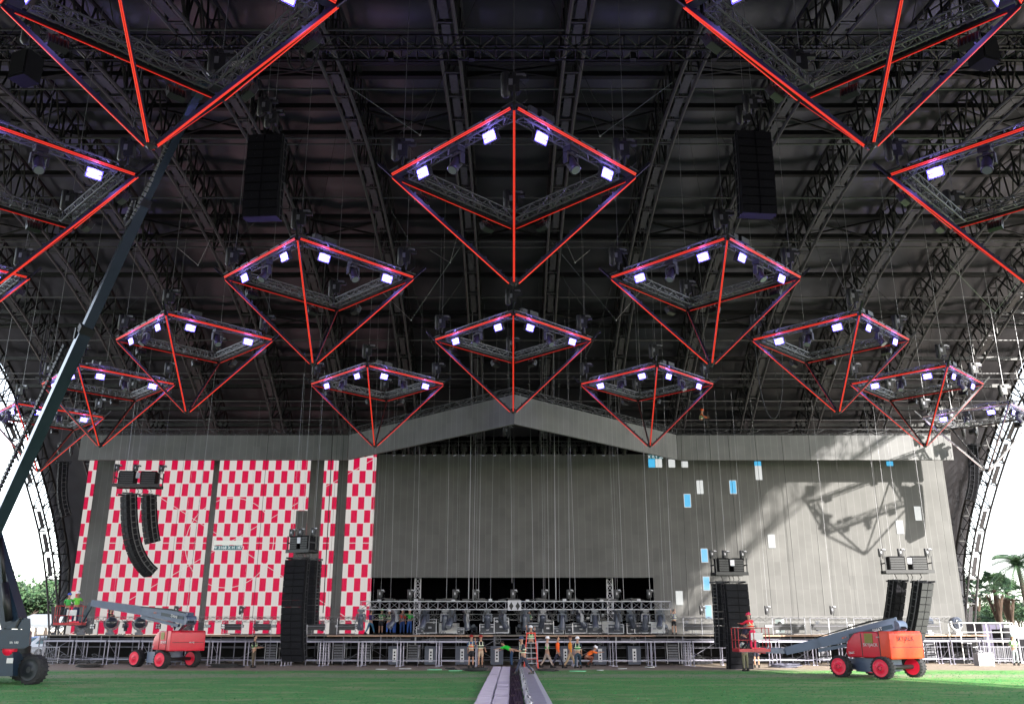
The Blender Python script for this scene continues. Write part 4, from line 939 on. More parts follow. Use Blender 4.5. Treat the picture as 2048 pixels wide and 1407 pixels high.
person('man in dark shorts standing behind the right lift basket',gp(1514,1331),R(170),(30,30,40),(45,45,60),None,None,shorts=True,lg=stand)
bq=at(1503,1302,46.8); person('person in pink and orange clothes standing in the right lift basket',(bq.x+.1,bq.y,bq.z+.03),R(200),(235,40,70),(230,40,90),ORG,(225,50,90),lean=18,sleeve='long',ar=((70,10,20),(60,10,30)))
person('person in dark clothes crouching in the right lift basket',(bq.x-.4,bq.y-.05,bq.z+.03),R(120),(40,35,55),(30,30,45),None,(200,50,60),lean=40,lg=((70,110),(50,100)),ar=((50,5,10),(40,5,20)))
bq=at(139,1249,57); person('person in blue helmet and green shirt in the left lift basket',(bq.x-.25,bq.y,bq.z+.03),R(-160),(70,170,80),(50,60,70),None,(50,80,190),ar=((60,10,20),(50,10,20)))
person('person in white helmet and lime shirt in the left lift basket',(bq.x+.25,bq.y+.05,bq.z+.03),R(200),(110,200,70),(40,50,80),None,(220,215,230),ar=((70,10,20),(60,10,20)),H=1.85)
hq=at(1405,862,65.8); person('person in orange helmet and green vest sitting high on the header truss',(hq.x,66.1,16.6),R(70),(190,100,60),BLK,(60,130,60),(250,90,30),lean=10,lg=((80,80),(70,80)),ar=((40,5,40),(40,5,40)),sleeve='long')
person('man in pale green top standing at the far right beyond the platforms',(at(2027,1290,60).x,60,0),R(160),(130,170,130),(150,160,160),LIM,(150,170,160),lg=stand,ar=((30,5,70),(30,5,70)))
# ================================================================ orange step ladder
l=gnd(1062,1334); ld_=thing('step_ladder','orange red step ladder leaning open at the stage front','ladder',(at(1062,1300,56.2).x,55.95,0))
t=MB()
for s in (-1,1): t.beam((s*.42,-.15,0),(s*.24,.18,1.95),.06,.09,up=(0,1,0))
t.box((0,.19,1.97),(.56,.2,.07)); t.build('front_rail',mat('ladder_orange',(.75,.06,.03),.45,0,.1),ld_)
t=MB()
for s in (-1,1): t.beam((s*.42,.75,0),(s*.24,.22,1.93),.05,.07,up=(0,1,0))
t.bar((-.36,.6,.5),(.36,.6,.5),.02); t.bar((-.3,.45,1.1),(.3,.45,1.1),.02); t.build('rear_rail',mat('ladder_orange',(.75,.06,.03),.45,0,.1),ld_)
for k in range(6): f=(k+1)/6.9; MB().box((0,-.15+.33*f,1.95*f),(.84-.36*f,.1,.03)).build('tread',alu,ld_)
# ================================================================ cable path
lilac=led_mat('plastic_tile_lilac',(.3,.27,.33),.12)[0]
x0=at(955,1407,29).x
y0,y1=24.0,56.2
cl=-1.02; t=MB()
for i in range(27):
    for a,b in ((-1.13,-.62),(-.61,-.08)):
        dx=random.uniform(-.012,.012); yy=y0+i*1.19; t.box(((a+b)/2+dx,yy+.59,.035+random.uniform(0,.012)),(b-a-.015,1.17,.07),(0,0,random.uniform(-.006,.006)))
        for k in range(9): t.box(((a+b)/2+dx,yy+.12+k*.125,.078),(b-a-.06,.03,.012))
tag(t.build('path',mat('lilac_tile',(.5,.44,.52),.55,0,.2,2)),'lilac plastic tile path running to the stage','path',kind='structure')
ct_=thing('cable_trough','long open cable trough full of cables beside the lilac path','cable trough',(0,0,0))
MB().box((.14,(y0+y1)/2,.012),(.44,y1-y0,.02)).box((-.07,(y0+y1)/2,.05),(.03,y1-y0,.1)).build('trough_floor',mat('trough_brown',(.05,.03,.035),.7,0,.4,4),ct_)
t=MB()
for k in range(9):
    pts=[(-.02+.04*k+.02*math.sin(j*.9+k*2),y0+j*1.1,.04+.015*math.sin(j+k)) for j in range(30)]; t.path(pts,.012 if k%3 else .018,4)
t.build('cable_run',mat('cable_mauve',(.13,.08,.1),.6,0,.3),ct_)
t=MB(); [t.box((.0+.2*(i%2),y0+2+i*3.1,.05),(.22,.3,.06)) for i in range(10)]; t.build('junction_block',mat('block_brown',(.06,.03,.04),.6,0,.2),ct_)
for i in range(27):
    y=y0+i*1.19; o=MB().box((0,0,.14),(.025,1.15,.28),(0,0,0)).box((.0,.0,.27),(.05,1.15,.02)).build('open_lid',alu if i%5 else white,ct_); o.location=(.42+random.uniform(-.02,.02),y+.6,.0); o.rotation_euler=(0,R(random.uniform(8,28)),random.uniform(-.03,.03))
t=MB(); rampv=[(.55,.0),(.6,.075),(1.05,.075),(1.24,.0)]
for i in range(27):
    y=y0+i*1.19; t.prism([(a,y,b+.004) for a,b in rampv],(0,1.17,0))
t.build('ramp_plate',mat('ramp_grey',(.6,.6,.66),.4,.3,.15,2),ct_)
# ================================================================ trees, palms, cars, odds and ends outside
leafA=mat('leaf_green',(.035,.085,.03),.7,0,.5,3); leafB=mat('leaf_pale_green',(.06,.1,.045),.7,0,.4,3); leafD=mat('leaf_dark_green',(.015,.045,.02),.7,0,.4,3); bark=mat('bark_brown',(.06,.045,.035),.9,0,.3,6,.3); thatch=mat('dead_frond_brown',(.06,.038,.026),.9,0,.4,8)
def tree(seed,h=7,wd=6,n=5200):
    rn=random.Random(seed); p=thing('tree','x','tree'); t=MB()
    tips=[]
    def limb(a,d,l,r,lv):
        b=a+d*l; t.bar(a,b,r,7,r2=r*.6,caps=False); tips.append((b,lv))
        if lv<3:
            for k in range(3 if lv else 4):
                nd=(d+Vector((rn.uniform(-1,1),rn.uniform(-1,1),rn.uniform(-.1,.6)))*.75).normalized(); limb(b,nd,l*rn.uniform(.6,.85),r*.55,lv+1)
    limb(Vector((0,0,0)),Vector((rn.uniform(-.1,.1),0,1)).normalized(),h*.28,h*.03,0); t.build('trunk',bark,p)
    c=MB(); cl=[b for b,l in tips if l>=2]; cl=[(q,rn.uniform(.5,1.15)) for q in cl]
    for i in range(n):
        q,s=rn.choice(cl); v=Vector((rn.gauss(0,1),rn.gauss(0,1),rn.gauss(0,.7)))*s*wd*.085; o=q+v; c.cur=0 if rn.random()<.55 else (1 if rn.random()<.6 else 2)
        e=Vector((rn.uniform(-1,1),rn.uniform(-1,1),rn.uniform(-1,1))).normalized(); f=e.orthogonal().normalized(); s1=rn.uniform(.1,.24); s2=s1*.5
        c.add([o-e*s1,o-f*s2,o+e*s1,o+f*s2],[(0,1,2,3)])
    c.build('crown',[leafA,leafB,leafD],p); return p
trs=[tree(3,7.5,8),tree(11,8.2,7),tree(23,6.5,9)]; us5=[0,0,0]
def puttree(k,px,Y,s,label,rz):
    q=at(px,1250,Y); place(trs[k],us5[k],(q.x,Y,-.1),rz,label,'trees beyond the hangar',s*(1.12 if px<500 else 1.0)); us5[k]=1
for i,(k,px,Y,s,l) in enumerate([(0,-50,96,1.15,'green leafy tree at the left edge, behind the dark lift boom'),(1,40,100,.95,'green leafy tree between the dark lift and the left end arch'),(2,95,104,1.2,'bushy tree beside the left end arch, lower than the arch'),(0,135,112,1.1,'bushy tree right behind the left lift basket'),(1,165,122,1.0,'tree behind the foot of the left end arch'),(2,10,118,1.1,'far pale tree behind the dark lift at left'),
  (2,1950,118,.85,'bushy green tree low behind the right end arch'),(1,1990,128,.9,'round green tree behind the palm with brown skirt'),(0,2040,120,.9,'leafy tree at the right picture edge below the palms'),(2,2075,110,.9,'bushy tree just cut by the right picture edge'),(0,75,140,1.0,'distant tree in the gap between two nearer left trees'),(1,2015,150,1.0,'distant tree far behind the palms at right')]): puttree(k,px,Y,s,l,i*1.3)
def palm(seed,h,skirt=True,feather=False):
    rn=random.Random(seed); p=thing('palm_tree','x','palm'); t=MB(); N=9
    for i in range(N): t.bar((.15*math.sin(i*.4),0,h*i/N),(.15*math.sin((i+1)*.4),0,h*(i+1)/N),.24-.08*i/N,9,r2=.235-.08*i/N,caps=False)
    t.build('trunk',bark,p); top=Vector((.15*math.sin(N*.4),0,h)); c=MB()
    for k in range(44):
        az=rn.uniform(0,6.28); el=rn.uniform(-.5,1.35); d=Vector((math.cos(az)*math.cos(el),math.sin(az)*math.cos(el),math.sin(el))); L=rn.uniform(1.0,1.5); c.cur=0 if rn.random()<.6 else 1
        if feather:
            L=2.6; pts=[top+Vector((math.cos(az),math.sin(az),0))*L*s*math.cos(el*.6)+Vector((0,0,1))*(math.sin(el)*L*s-1.5*s*s) for s in [j/8 for j in range(9)]]
            for j in range(8):
                c.bar(pts[j],pts[j+1],.02,3); q=(pts[j+1]-pts[j]).cross(Vector((0,0,1))).normalized()
                for sg in (-1,1):
                    for w_ in (0,.5):
                        o=pts[j]+(pts[j+1]-pts[j])*w_; c.add([o,o+q*sg*.5+Vector((0,0,-.25))+(pts[j+1]-pts[j])*.5,o+(pts[j+1]-pts[j])*.3],[(0,1,2)])
        else:
            hub=top+d*L; c.bar(top,hub,.025,3); s_=d.cross(Vector((0,0,1))).normalized(); u_=s_.cross(d)
            for j in range(13):
                a=(j-6)/6*1.5; dd=(d*math.cos(a)+s_*math.sin(a)+Vector((0,0,-.15*abs(j-6)/3))).normalized(); e=dd.cross(u_).normalized()*.07; ll=rn.uniform(.7,1.0)
                c.add([hub-e*.3,hub+dd*ll*.5-e,hub+dd*ll+Vector((0,0,-.18)),hub+dd*ll*.5+e],[(0,1,2,3)])
    c.build('frond_crown',[leafD,leafA],p)
    if skirt:
        s=MB()
        for k in range(260):
            az=rn.uniform(0,6.28); z=rn.uniform(0,2.6); rr=.75*(1-z/3.4)+.1; o=top+Vector((math.cos(az)*rr,math.sin(az)*rr,-z+.1)); s.add([o,o+Vector((-math.sin(az)*.09,math.cos(az)*.09,-.35)),o+Vector((math.cos(az)*-.12,math.sin(az)*-.12,-.95))],[(0,1,2)])
        s.build('dead_frond_skirt',thatch,p)
    return p
def putpalm(p,px,Y,label): q=at(px,1250,Y); p.location=(q.x,Y,0); p['label']=label; p['group']='palms at the right'
putpalm(palm(1,6.0),2000,92,'fan palm with thick brown skirt at the right edge')
putpalm(palm(2,5.8,True),2023,97,'second fan palm close behind the one with the thick skirt')
putpalm(palm(5,7.9,False,True),2056,84,'taller feathery palm cut by the right picture edge')
putpalm(palm(6,6.2,True),1957,108,'slim fan palm just right of the end arch foot')
putpalm(palm(7,3.2,False,True),1985,100,'low bushy palm under the fan palms')
# cars
def car(label,px,Y,rz,c,van=False):
    q=at(px,1280,Y); p=thing('parked_car',label,'car',(q.x,Y,0),rz,'cars parked beyond the left end'); L=4.5; W=1.8
    P=[(-2.25,.35),(2.25,.35),(2.28,.8),(1.35,1.0),(.65,1.62),(-1.5,1.68),(-2.2,1.05),(-2.28,.7)]
    def pr(P,w,n,m,off=0):
        bm=bmesh.new(); f=[bm.verts.new((a,-w/2,b)) for a,b in P]; g=[bm.verts.new((a,w/2,b)) for a,b in P]; bm.faces.new(f); bm.faces.new(g[::-1])
        for i in range(len(P)): bm.faces.new((f[i],g[i],g[(i+1)%len(P)],f[(i+1)%len(P)]))
        bmesh.ops.recalc_face_normals(bm,faces=bm.faces); bmesh.ops.bevel(bm,geom=list(bm.edges),offset=.09,segments=3,affect='EDGES'); me=bpy.data.meshes.new(n); bm.to_mesh(me); bm.free(); me.materials.append(m); o=bpy.data.objects.new(n,me); COL.objects.link(o); o.parent=p
        for f in me.polygons: f.use_smooth=True
    pr(P,W,'body',c)
    t=MB(); gl=mat('car_glass',(.05,.14,.22),.1,0,0)
    for s in (-1,1): t.prism([(1.1,s*.9,1.02),(.6,s*.9,1.5),(-.2,s*.9,1.54),(-.2,s*.9,1.02)],(0,s*.01,0)); t.prism([(-.3,s*.9,1.02),(-.3,s*.9,1.54),(-1.35,s*.9,1.56),(-1.75,s*.9,1.05)],(0,s*.01,0))
    t.build('side_window',gl,p); t=MB(); t.prism([(1.36,-.75,1.03),(1.36,.75,1.03),(.72,.7,1.57),(.72,-.7,1.57)],(.03,0,.02)); t.build('windscreen',gl,p)
    for x in (-1.4,1.4):
        for s in (-1,1): w_=MB().lathe((x,s*.78,.33),(0,s,0),[(.2,-.1),(.33,-.1),(.33,.13),(.2,.14)],16).build('wheel',rubber,p); MB().lathe((x,s*.8,.33),(0,s,0),[(.2,.1),(.05,.14)],12).build('rim',silver,w_)
    for s in (-1,1): MB().box((2.22,s*.65,.78),(.08,.3,.14)).build('headlight',lensoff,p)
blue=mat('car_pale_blue',(.35,.45,.75),.25,.3,.05); cwh=mat('car_white',(.65,.68,.75),.25,0,.05)
car('pale blue parked car right beside the dark lift at left',86,84,R(190),blue); car('white parked car under the left lift basket',120,80,R(20),cwh); car('silver parked car half hidden behind the left platforms',150,88,R(10),mat('car_silver',(.4,.42,.45),.25,.5,.05))
# white tent far left
q=at(140,1255,96); tt=thing('tent','low white tent roof behind the left lift basket','tent',(q.x,96,0)); MB().add([(-5,-3,2.6),(5,-3,2.6),(5,3,2.6),(-5,3,2.6),(-4,0,3.7),(4,0,3.7)],[(0,1,5,4),(2,3,4,5),(1,2,5),(3,0,4)]).box((0,-3,2.5),(10,.03,.3)).build('canopy',mat('tent_white',(.7,.7,.68),.7,0,.05),tt)
for x in (-4.9,0,4.9):
    for y in (-3,3): MB().bar((x,y,0),(x,y,2.6),.05,6).build('pole',white,tt)
# steel barriers
def barrier():
    p=thing('crowd_barrier','x','barrier'); t=MB(); t.bar((-1.1,0,1.08),(1.1,0,1.08),.024,6); t.bar((-1.1,0,.2),(1.1,0,.2),.02,6); t.bar((-1.1,0,.1),(-1.1,0,1.08),.024,6); t.bar((1.1,0,.1),(1.1,0,1.08),.024,6); t.build('frame',silver,p)
    t=MB(); [t.bar((-1.1+.122*k,0,.2),(-1.1+.122*k,0,1.08),.009,4) for k in range(1,18)]; t.build('bar_infill',silver,p)
    for x in (-.8,.8): MB().box((x,0,.03),(.06,.6,.02)).bar((x,0,.03),(x,0,.2),.02).build('foot',silver,p)
    return p
br=barrier(); ub=False
for i,(px,Y,rz,l) in enumerate([(35,56,.35,'steel crowd barrier at left behind the dark lift wheel'),(50,60,.0,'steel crowd barrier before the pale blue parked car'),(82,61,.05,'second steel crowd barrier beside the pale blue car'),(15,63,0,'steel crowd barrier hidden low behind the dark lift body'),(1985,63,.1,'steel crowd barrier right of the last sunlit platform'),(2020,62,-.1,'steel crowd barrier next to the man in pale green'),(2050,64,.1,'steel crowd barrier at the right picture edge')]):
    place(br,ub,(at(px,1310,Y).x,Y,0),rz,l,'steel crowd barriers'); ub=True
# right corner clutter
def bxthing(name,label,cat,px,Y,z,d,m,extra=None):
    q=at(px,1260,Y); p=thing(name,label,cat,(q.x,Y,z)); MB().box((0,0,d[2]/2),d).build('body',m,p); t=MB()
    for sx in (-1,1): t.box((sx*d[0]/2,-d[1]/2,d[2]/2),(.07,.07,d[2]+.03))
    t.box((0,-d[1]/2,d[2]),(d[0]+.05,.07,.07)); t.box((0,-d[1]/2-.01,.05),(d[0],.06,.08)); n=int(d[0]/.45)
    for k in range(1,n): t.box((-d[0]/2+d[0]*k/n,-d[1]/2-.01,d[2]/2),(.04,.03,d[2]*.95))
    t.build('frame_ribs',extra or grey,p); return p
bxthing('container','dark purple container behind the right end arch foot','container',1960,72,0,(1.6,4,2.6),mat('container_purple',(.06,.05,.1),.6),dark)
bxthing('generator','grey louvred generator box beside the dark container','generator',1988,74,0,(2.6,2,2.5),mat('generator_grey',(.3,.32,.31),.5),grey)
bxthing('case_stack','tall stack of white crates at the right edge','crates',2030,66,0,(1.3,1.2,2.3),mat('crate_white',(.3,.3,.32),.6,0,.1),silver)
bxthing('case_stack','black crate stack beside the white crates','crates',2010,67,0,(1.3,1.2,2.2),cab,dark)
bxthing('road_case','low pale box on the ground under the right platforms','road case',1958,59.6,0,(.9,.7,.75),mat('crate_white',(.3,.3,.32),.6),silver)
bxthing('road_case','dark road case at the right picture edge','road case',2046,64,0,(1.4,1,1.6),cab,silver)
st_=thing('scaffold_platform','white railed steel platform beside the right end arch foot','platform',(at(1975,1270,63).x,63,0)); t=MB()
for x in (-1.8,0,1.8):
    for y in (0,1.6): t.bar((x,y,0),(x,y,2.6),.035,6)
for z in (1.4,2.0,2.6):
    t.bar((-1.8,0,z),(1.8,0,z),.028,5); t.bar((-1.8,1.6,z),(1.8,1.6,z),.028,5); t.bar((-1.8,0,z),(-1.8,1.6,z),.028,5)
t.build('rail_frame',white,st_); t=MB(); t.box((0,.8,1.4),(3.6,1.6,.06)); t.build('deck',white,st_)
t=MB(); [t.box((-1.6+.35*k,-.3+.02*k,1.3-.24*k),(.3,.7,.04)) for k in range(5)]; t.build('step',silver,st_)
# banner behind the right basket
q=at(1560,1251,61.5); bn=thing('banner','small pale banner with a dark lamp picture hung from the low truss at right','banner',tuple(q)); MB().box((0,0,0),(.58,.02,.84)).build('cloth',mat('banner_pale',(.6,.68,.66),.8,0,.05),bn)
m=MB(); m.lathe((0,-.014,.12),(0,-1,0),[(.16,0),(.16,.004)],14); m.box((0,-.016,-.02),(.3,.004,.09),(0,.5,0)); m.box((0,-.016,-.3),(.06,.004,.1)); m.build('printed_lamp',dark,bn)
# coils and bits lying on the ground
def coil(label,px,py,r,m=cable,n=5):
    q=gnd(px,py); p=MB(); rn=random.Random(px)
    for j in range(n):
        rr=r*rn.uniform(.6,1); ox=rn.uniform(-.15,.15); oy=rn.uniform(-.12,.12); z=.03+.03*j
        pts=[(ox+rr*math.cos(k*.449),oy+rr*.8*math.sin(k*.449),z+.01*math.sin(k)) for k in range(15)]; p.path(pts,.028,4)
    o=p.build('cable_coil',m); o.location=(q.x,min(q.y,56.9),0); tag(o,label,'cable coil',group='cable coils on the ground')
coil('dark cable coil on the ground behind the khaki man, left part',1512,1327,.7,mat('coil_grey',(.1,.1,.14),.6),7); coil('dark cable coil on the ground behind the khaki man, right part',1537,1329,.9,mat('coil_grey',(.1,.1,.14),.6),7)
coil('flat black cable coil before the two men in shorts',952,1341,.75); coil('flat black cable coil on the grass right of the cable path',1096,1341,.55,cable,3); coil('black cable coil before the left front platforms near the red lift',478,1330,1.1,cable,6); coil('black cable coil on the dirt left of the left red lift',210,1331,.9,cable,5); coil('thin black cable coil left of the flat one by the men in shorts',903,1338,.4,cable,3)
def litter(label,px,py,w_,m):
    q=gnd(px,py); t=MB(); rn=random.Random(px)
    pts=[(math.cos(a)*w_*rn.uniform(.7,1),math.sin(a)*w_*.6*rn.uniform(.7,1),.0) for a in [k*.7 for k in range(9)]]; t.prism(pts,(0,0,.03)); o=t.build('plastic_sheet',m); o.location=(q.x,q.y,.012); tag(o,label,'litter',group='pale scraps lying on the grass')
pw=mat('scrap_white',(.6,.62,.6),.6,0,.1); pg=mat('scrap_green',(.25,.75,.4),.6,0,.1)
for px,py,w_,m,l in ((762,1338,.35,pw,'white scrap on the grass far left of the cable path'),(810,1337,.4,pw,'thin white scrap beside the second platform from the path'),(870,1339,.5,pg,'pale green scrap on the grass left of the black coil'),(911,1341,.45,pg,'bright green scrap nearest the cable path on its left'),(1156,1342,.5,pg,'bright green scrap before the right most walking man'),(1200,1340,.2,pw,'tiny white scrap right of the bright green one'),(1298,1334,.35,pw,'white scrap before the right centre platforms'),(1245,1337,.3,pw,'small white scrap on the dirt right of centre')): litter(l,px,py,w_,m)
# cables hanging down from the roof
WR=[]
def drop(px,py0,py1,Y,r=.018,m=wire,label=None,lean=0):
    a=at(px,py0,Y); b=at(px,py1,Y); n=0
    x=b.x; t=MB(); pts=[(x+lean*(k/8)**1.5,Y+.15*math.sin(k*.5)*.3,b.z+(a.z-b.z)*k/8) for k in range(9)]; t.path(pts,r,4); o=t.build('hanging_cable',m); tag(o,label,'cable',group='cables hanging from the roof')
DR=[(781,1195,'left of the dark opening'),(832,1200,'by the left tower truss'),(893,1195,'left of the stage centre'),(937,1205,'thick and pale just left of centre'),(946,1203,'beside the thick pale one'),(957,1200,'above the two men in shorts'),(981,1203,'close left of the centre hoist'),(1024,1165,'at the exact stage centre'),(1067,1203,'right of the centre hoist'),(1087,1190,'above the striding green vest'),(1098,1203,'above the orange shirt'),(1112,1200,'thick and pale right of centre'),(1119,1203,'touching the thick pale right one'),(1140,1190,'above the second orange shirt'),(1151,1203,'above the crouching man'),(1232,1203,'by the right tower truss'),(1248,1206,'right of the right tower truss'),(1300,1190,'at the right end of the dark opening'),(1330,1230,'just right of the dark opening'),(1346,1220,'above the photographer'),(1377,1230,'left of the right blue squares'),(1408,1085,'through the right blue squares, with a shiny hook'),(1476,1110,'to the frame over the ground touching array'),(1598,1240,'crossing the shadowed part of the right screen'),(1700,1170,'crossing the sunlit right screen'),(1768,1120,'down to the right amplifier frame'),(1650,1230,'in the sunlit right screen middle'),(1900,1150,'beside the right curved arrays'),(1545,1230,'behind the right lift basket'),
 (646,1225,'dark bundle before the narrow checker strip'),(655,1230,'dark and thin before the narrow checker strip'),(668,1215,'beside the dark bundle at the narrow strip'),(505,1235,'in the right checker field'),(330,1240,'in the left checker field'),(372,1235,'just left of the first grey strip'),(740,1195,'at the right edge of the last checker strip'),(592,1075,'down to the frame over the tall array'),(250,960,'down to the left amplifier frame'),(1435,1115,'left chain of the frame over the ground array'),
 (700,880,'left wing of the chevron'),(1160,870,'right wing of the chevron')]
for i,(px,py,l) in enumerate(DR):
    big_=px in (937,1112,646); drop(px,[700,560,640,600][i%4],py,61.8-(i%5)*.5,.035 if big_ else (.016 if i%3 else .01),cable if (px in (646,655,668,330,505) or px>1350) else wire,('cable hanging from the roof, '+l),(i%7-3)*.12)
def loop(label,a,b,bot,Y):
    A=at(*a,Y); B=at(*b,Y); C=at(*bot,Y); t=MB(); pts=[]
    for k in range(21):
        s=k/20; x=A.x*(1-s)+B.x*s; z0=A.z*(1-s)+B.z*s; w_=4*s*(1-s); w_=w_**.4; pts.append((x,Y,z0+(C.z-(A.z+B.z)/2)*w_))
    t.path(pts,.035,5); tag(t.build('slack_cable',cable),label,'cable')
loop('slack black cable loop hanging down right of the centre pyramids',(1510,690),(1560,660),(1540,836),52)
loop('slack black cable loop at upper left near the black line array',(575,70),(618,75),(597,140),26)
loop('second slack black cable loop at upper left, nearest the truss knot',(600,70),(640,75),(620,138),26)
loop('slack dark cable at left behind the long boom',(95,640),(110,600),(88,765),46)
# ================================================================ more gear on and under the stage
def rack():
    p=thing('equipment_rack','x','rack'); MB().box((0,0,.75),(.75,.7,1.3)).build('rack_case',cab,p)
    t=MB(); [t.box((0,-.36,.25+.16*k),(.62,.02,.1+.03*(k%2))) for k in range(7)]; t.build('rack_unit',mat('rack_front',(.12,.12,.14),.4,.2,.5,12),p)
    t=MB()
    for sx in (-1,1):
        for sy in (-1,1): t.box((sx*.38,sy*.35,.75),(.04,.04,1.33))
    t.build('edge_rail',alu,p)
    for sx in (-.3,.3): MB().lathe((sx-.02,-.3,.05),(1,0,0),[(.05,0),(.05,.04)],8).build('castor',rubber,p)
    return p
rk=rack(); u=False
for i,(px,l) in enumerate([(548,'dark equipment rack under the left stage part, near the tall array'),(655,'dark equipment rack under the stage below the narrow checker strip'),(684,'dark equipment rack right beside the one under the narrow checker strip'),(735,'dark equipment rack left of the first bass speaker'),(830,'dark equipment rack under the small left edge speaker'),(1050,'dark equipment rack behind the orange ladder'),(1340,'dark equipment rack under the stage below the photographer'),(1368,'dark equipment rack right of the one below the photographer'),(1650,'dark equipment rack in the sun behind the right lift boom'),(1885,'dark equipment rack under the stage right of the red lift')]):
    place(rk,u,(at(px,1300,62).x,max(61.2,ARC(at(px,1300,62).x)+.8),0),0,l,'equipment racks under the stage'); u=True
def pile():
    p=thing('cable_pile','x','cable pile'); rn=random.Random(5); t=MB()
    for j in range(34):
        cx,cy=rn.uniform(-.7,.7),rn.uniform(-.4,.4); r_=rn.uniform(.15,.4); z=rn.uniform(.03,.55)*(1-abs(cx)*.7); ti=rn.uniform(-.5,.5); t.cur=j%2
        t.path([(cx+r_*math.cos(k*.7),cy+r_*math.sin(k*.7)*.7,max(.02,z+ti*r_*math.sin(k*.7))) for k in range(10)],.022,4)
    t.build('coiled_cable',[cable,mat('cable_grey',(.15,.15,.17),.6)],p); t=MB(); t.box((0,.1,.12),(1.5,.8,.2)); t.build('pallet',dark,p); return p
pl=pile(); u=False
for px,Y,l in ((85,59.5,'cable pile by the white parked car'),(105,58.9,'cable pile on the ground under the leftmost platforms'),(128,59.2,'cable pile below the left lift basket'),(168,59,'cable pile below the leftmost searchlight'),(190,59.3,'cable pile between the first two searchlights'),(420,59.2,'cable pile right of the left red lift'),(700,59.5,'cable pile below the last checker strip'),(1395,59.3,'cable pile left of the ground touching array'),(1372,58.9,'cable pile under the right centre platforms'),(1610,59,'cable pile in the sun behind the boom of the right lift'),(1700,59.2,'cable pile in the sun left of the red lift body'),(1935,59.2,'cable pile under the rightmost sunlit platforms')):
    place(pl,u,(at(px,1310,Y+3).x,Y+3+(1.5 if px<500 or px>1500 else 0),0),px*.3,l,'cable piles under the platforms',.8+.35*((px*7)%10)/10); u=True
def tripod():
    p=thing('lamp_stand','x','stand'); t=MB(); t.bar((0,0,.1),(0,0,1.35),.022,6)
    for k in range(3): a=k*2.094; t.bar((0,0,.45),(.35*math.cos(a),.35*math.sin(a),0),.016,5)
    t.build('tripod_pole',dark,p); MB().box((0,-.05,1.4),(.32,.16,.24)).build('lamp_box',dark,p); MB().box((0,-.135,1.4),(.26,.02,.18)).build('lamp_face',lensoff,p); return p
tp=tripod(); u=False
for i,px in enumerate([848,886,929,962,990,1042,1080,1104,1148,1176,1204,1246,1276,1298,1322]):
    place(tp,u,(at(px,1265,60.6).x,60.3+.25*(i%3),SZ),i*.7,f'small lamp on dark tripod stand at the front of the stage, {ordl(i)} from the left','small lamps on stands along the stage front',.75+.12*(i%3)); u=True
def deskrail():
    p=thing('rail_frame','x','frame'); t=MB(); 
    for x in (-.6,.6): t.bar((x,0,0),(x,0,1.05),.022,5)
    for z in (.08,.55,1.05): t.bar((-.6,0,z),(.6,0,z),.02,5)
    t.build('tube_frame',silver,p); MB().box((0,.03,.5),(1.1,.02,.4)).build('cloth_panel',dark,p); return p
dr=deskrail(); u=False
for i,px in enumerate([468,530,640,700,1378,1402,1560,1590,1640,1680,1735,1890]):
    place(dr,u,(at(px,1265,62).x,ARC(at(px,1265,62).x)+.35,SZ),0,f'low tube frame standing at the stage edge, {ordl(i)} from the left','low tube frames at the stage edge'); u=True
# roof wires from arch to arch (bridles)
def bridle(label,pts,r=.012):
    t=MB(); t.path([tuple(at(*q)) for q in pts],r,3); t.ball(tuple(at(*pts[1])),.06,6); tag(t.build('bridle_wire',wire),label,'wire',group='steel bridle wires under the roof')
for i,(pts,l) in enumerate([(((700,175,33),(840,270,36),(880,165,38)),'steel bridle wire left above the largest pyramid'),(((1155,165,38),(1200,272,36),(1345,165,33)),'steel bridle wire right above the largest pyramid'),(((860,500,50),(900,525,50),(915,470,50)),'small bridle wire left below the largest pyramid'),(((1130,480,50),(1150,525,50),(1180,500,50)),'small bridle wire right below the largest pyramid'),(((740,560,54),(822,640,54),(930,480,52)),'long bridle wire left of the chevron pyramid'),(((1100,480,52),(1232,640,54),(1300,560,54)),'long bridle wire right of the chevron pyramid'),(((1640,560,50),(1660,520,50),(1700,600,50)),'bridle wire over the right header'),(((355,495,48),(396,530,48),(420,480,48)),'bridle wire right of the long boom'),(((1900,530,50),(1990,625,52),(2040,560,50)),'bridle wire at the right near the end arch')]): bridle(l,pts)
# dark cover out of view and bare dirt, added to keep green bounce low
fc=MB(); fc.box((0,-16,.01),(86,86,.02)); tag(fc.build('floor',mat('bounce_cut_dark',(.03,.028,.03),.8,0,.3,.5)),kind='structure')
ft=MB(); 
for sx in (-1,1): ft.box((sx*95,20,.008),(100,190,.012))
tag(ft.build('terrain',mat('bare_dirt',(.3,.25,.21),.9,0,.3,.3)),kind='structure')
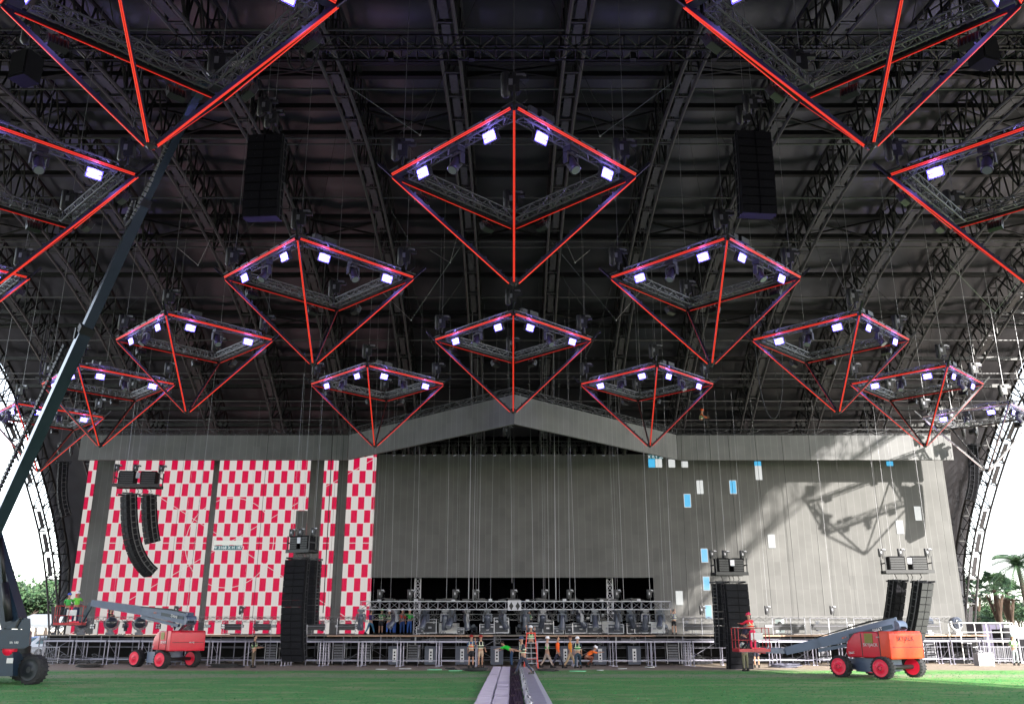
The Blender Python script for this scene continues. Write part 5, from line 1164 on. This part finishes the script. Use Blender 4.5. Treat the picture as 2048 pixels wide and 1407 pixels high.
# short grass tufts
rn=random.Random(3); gt=MB(); gA=mat('tuft_green',(.05,.28,.08),.8,0,.4,.8,spec=.1); gB=mat('tuft_straw',(.14,.2,.08),.8,0,.3,2,spec=.1)
for i in range(16000):
    y=27+24*rn.random()**1.1; x=rn.uniform(-.62,.62)*y
    if -1.3<x<1.35: continue
    s=rn.uniform(.02,.05); h=rn.uniform(.008,.025); a=rn.uniform(0,3.14); gt.cur=1 if rn.random()<.06+.2*math.sin(x*.35+y*1.7)*math.sin(y*.9) else 0
    gt.add([(x-math.cos(a)*s,y-math.sin(a)*s,0),(x+math.cos(a)*s,y+math.sin(a)*s,0),(x+rn.uniform(-.03,.03),y+rn.uniform(-.03,.03),h)],[(0,1,2)])
tag(gt.build('grass',[gA,gB]),'short mown turf blades over the field','grass',kind='stuff')

# looms of cable hanging from the big truss, and clamps
cl_=mat('loom_dark',(.02,.02,.024),.5,0,.3)
rn=random.Random(9)
for i in range(16):
    x=-8.2+i*1.08; t=MB(); z0=3.45
    for k in range(4):
        d=rn.uniform(.3,.9); w_=rn.uniform(.2,.7); t.path([(x+w_*(j/6-.5),59.75+.05*k,z0-d*4*(j/6)*(1-j/6)) for j in range(7)],.016,4)
    t.build('cable_loom',cl_,big)
for i in range(22):
    x=-8.6+i*.8; MB().box((x,60,3.98),(.22+.2*(i%3),.25,.1+.08*(i%2))).build('truss_top_box',dark if i%3 else silver,big)
def bench():
    p=thing('moving_light','x','stage light'); MB().box((0,0,.1),(.4,.36,.18)).build('base',dark,p)
    o=MB().box((-.2,0,.38),(.06,.16,.4)).box((.2,0,.38),(.06,.16,.4)).build('yoke',mhm,p); h=MB(); ax=Vector((.1,-.8,.55)).normalized(); h.lathe(Vector((0,0,.5))-ax*.22,ax,[(.09,0),(.15,.05),(.15,.3),(.17,.42),(.15,.44)],12); h=h.build('light_head',mhm,p); MB().lathe(Vector((0,0,.5))-ax*.22,ax,[(.13,.435),(.13,.45)],12).build('front_lens',lensoff,h); return p
bb=bench(); u=False
for i,px in enumerate([856,880,910,948,968,988,1014,1038,1098,1122,1146,1170,1182,1210,1226,1256,1272,1292,1318,1332]):
    place(bb,u,(at(px,1265,61.6).x,61.7+.2*(i%2),SZ),rn.uniform(-.8,.8),f'small moving light standing on the stage floor behind the lamp stands, {ordl(i)} from the left','moving lights standing on the stage floor',.9); u=True
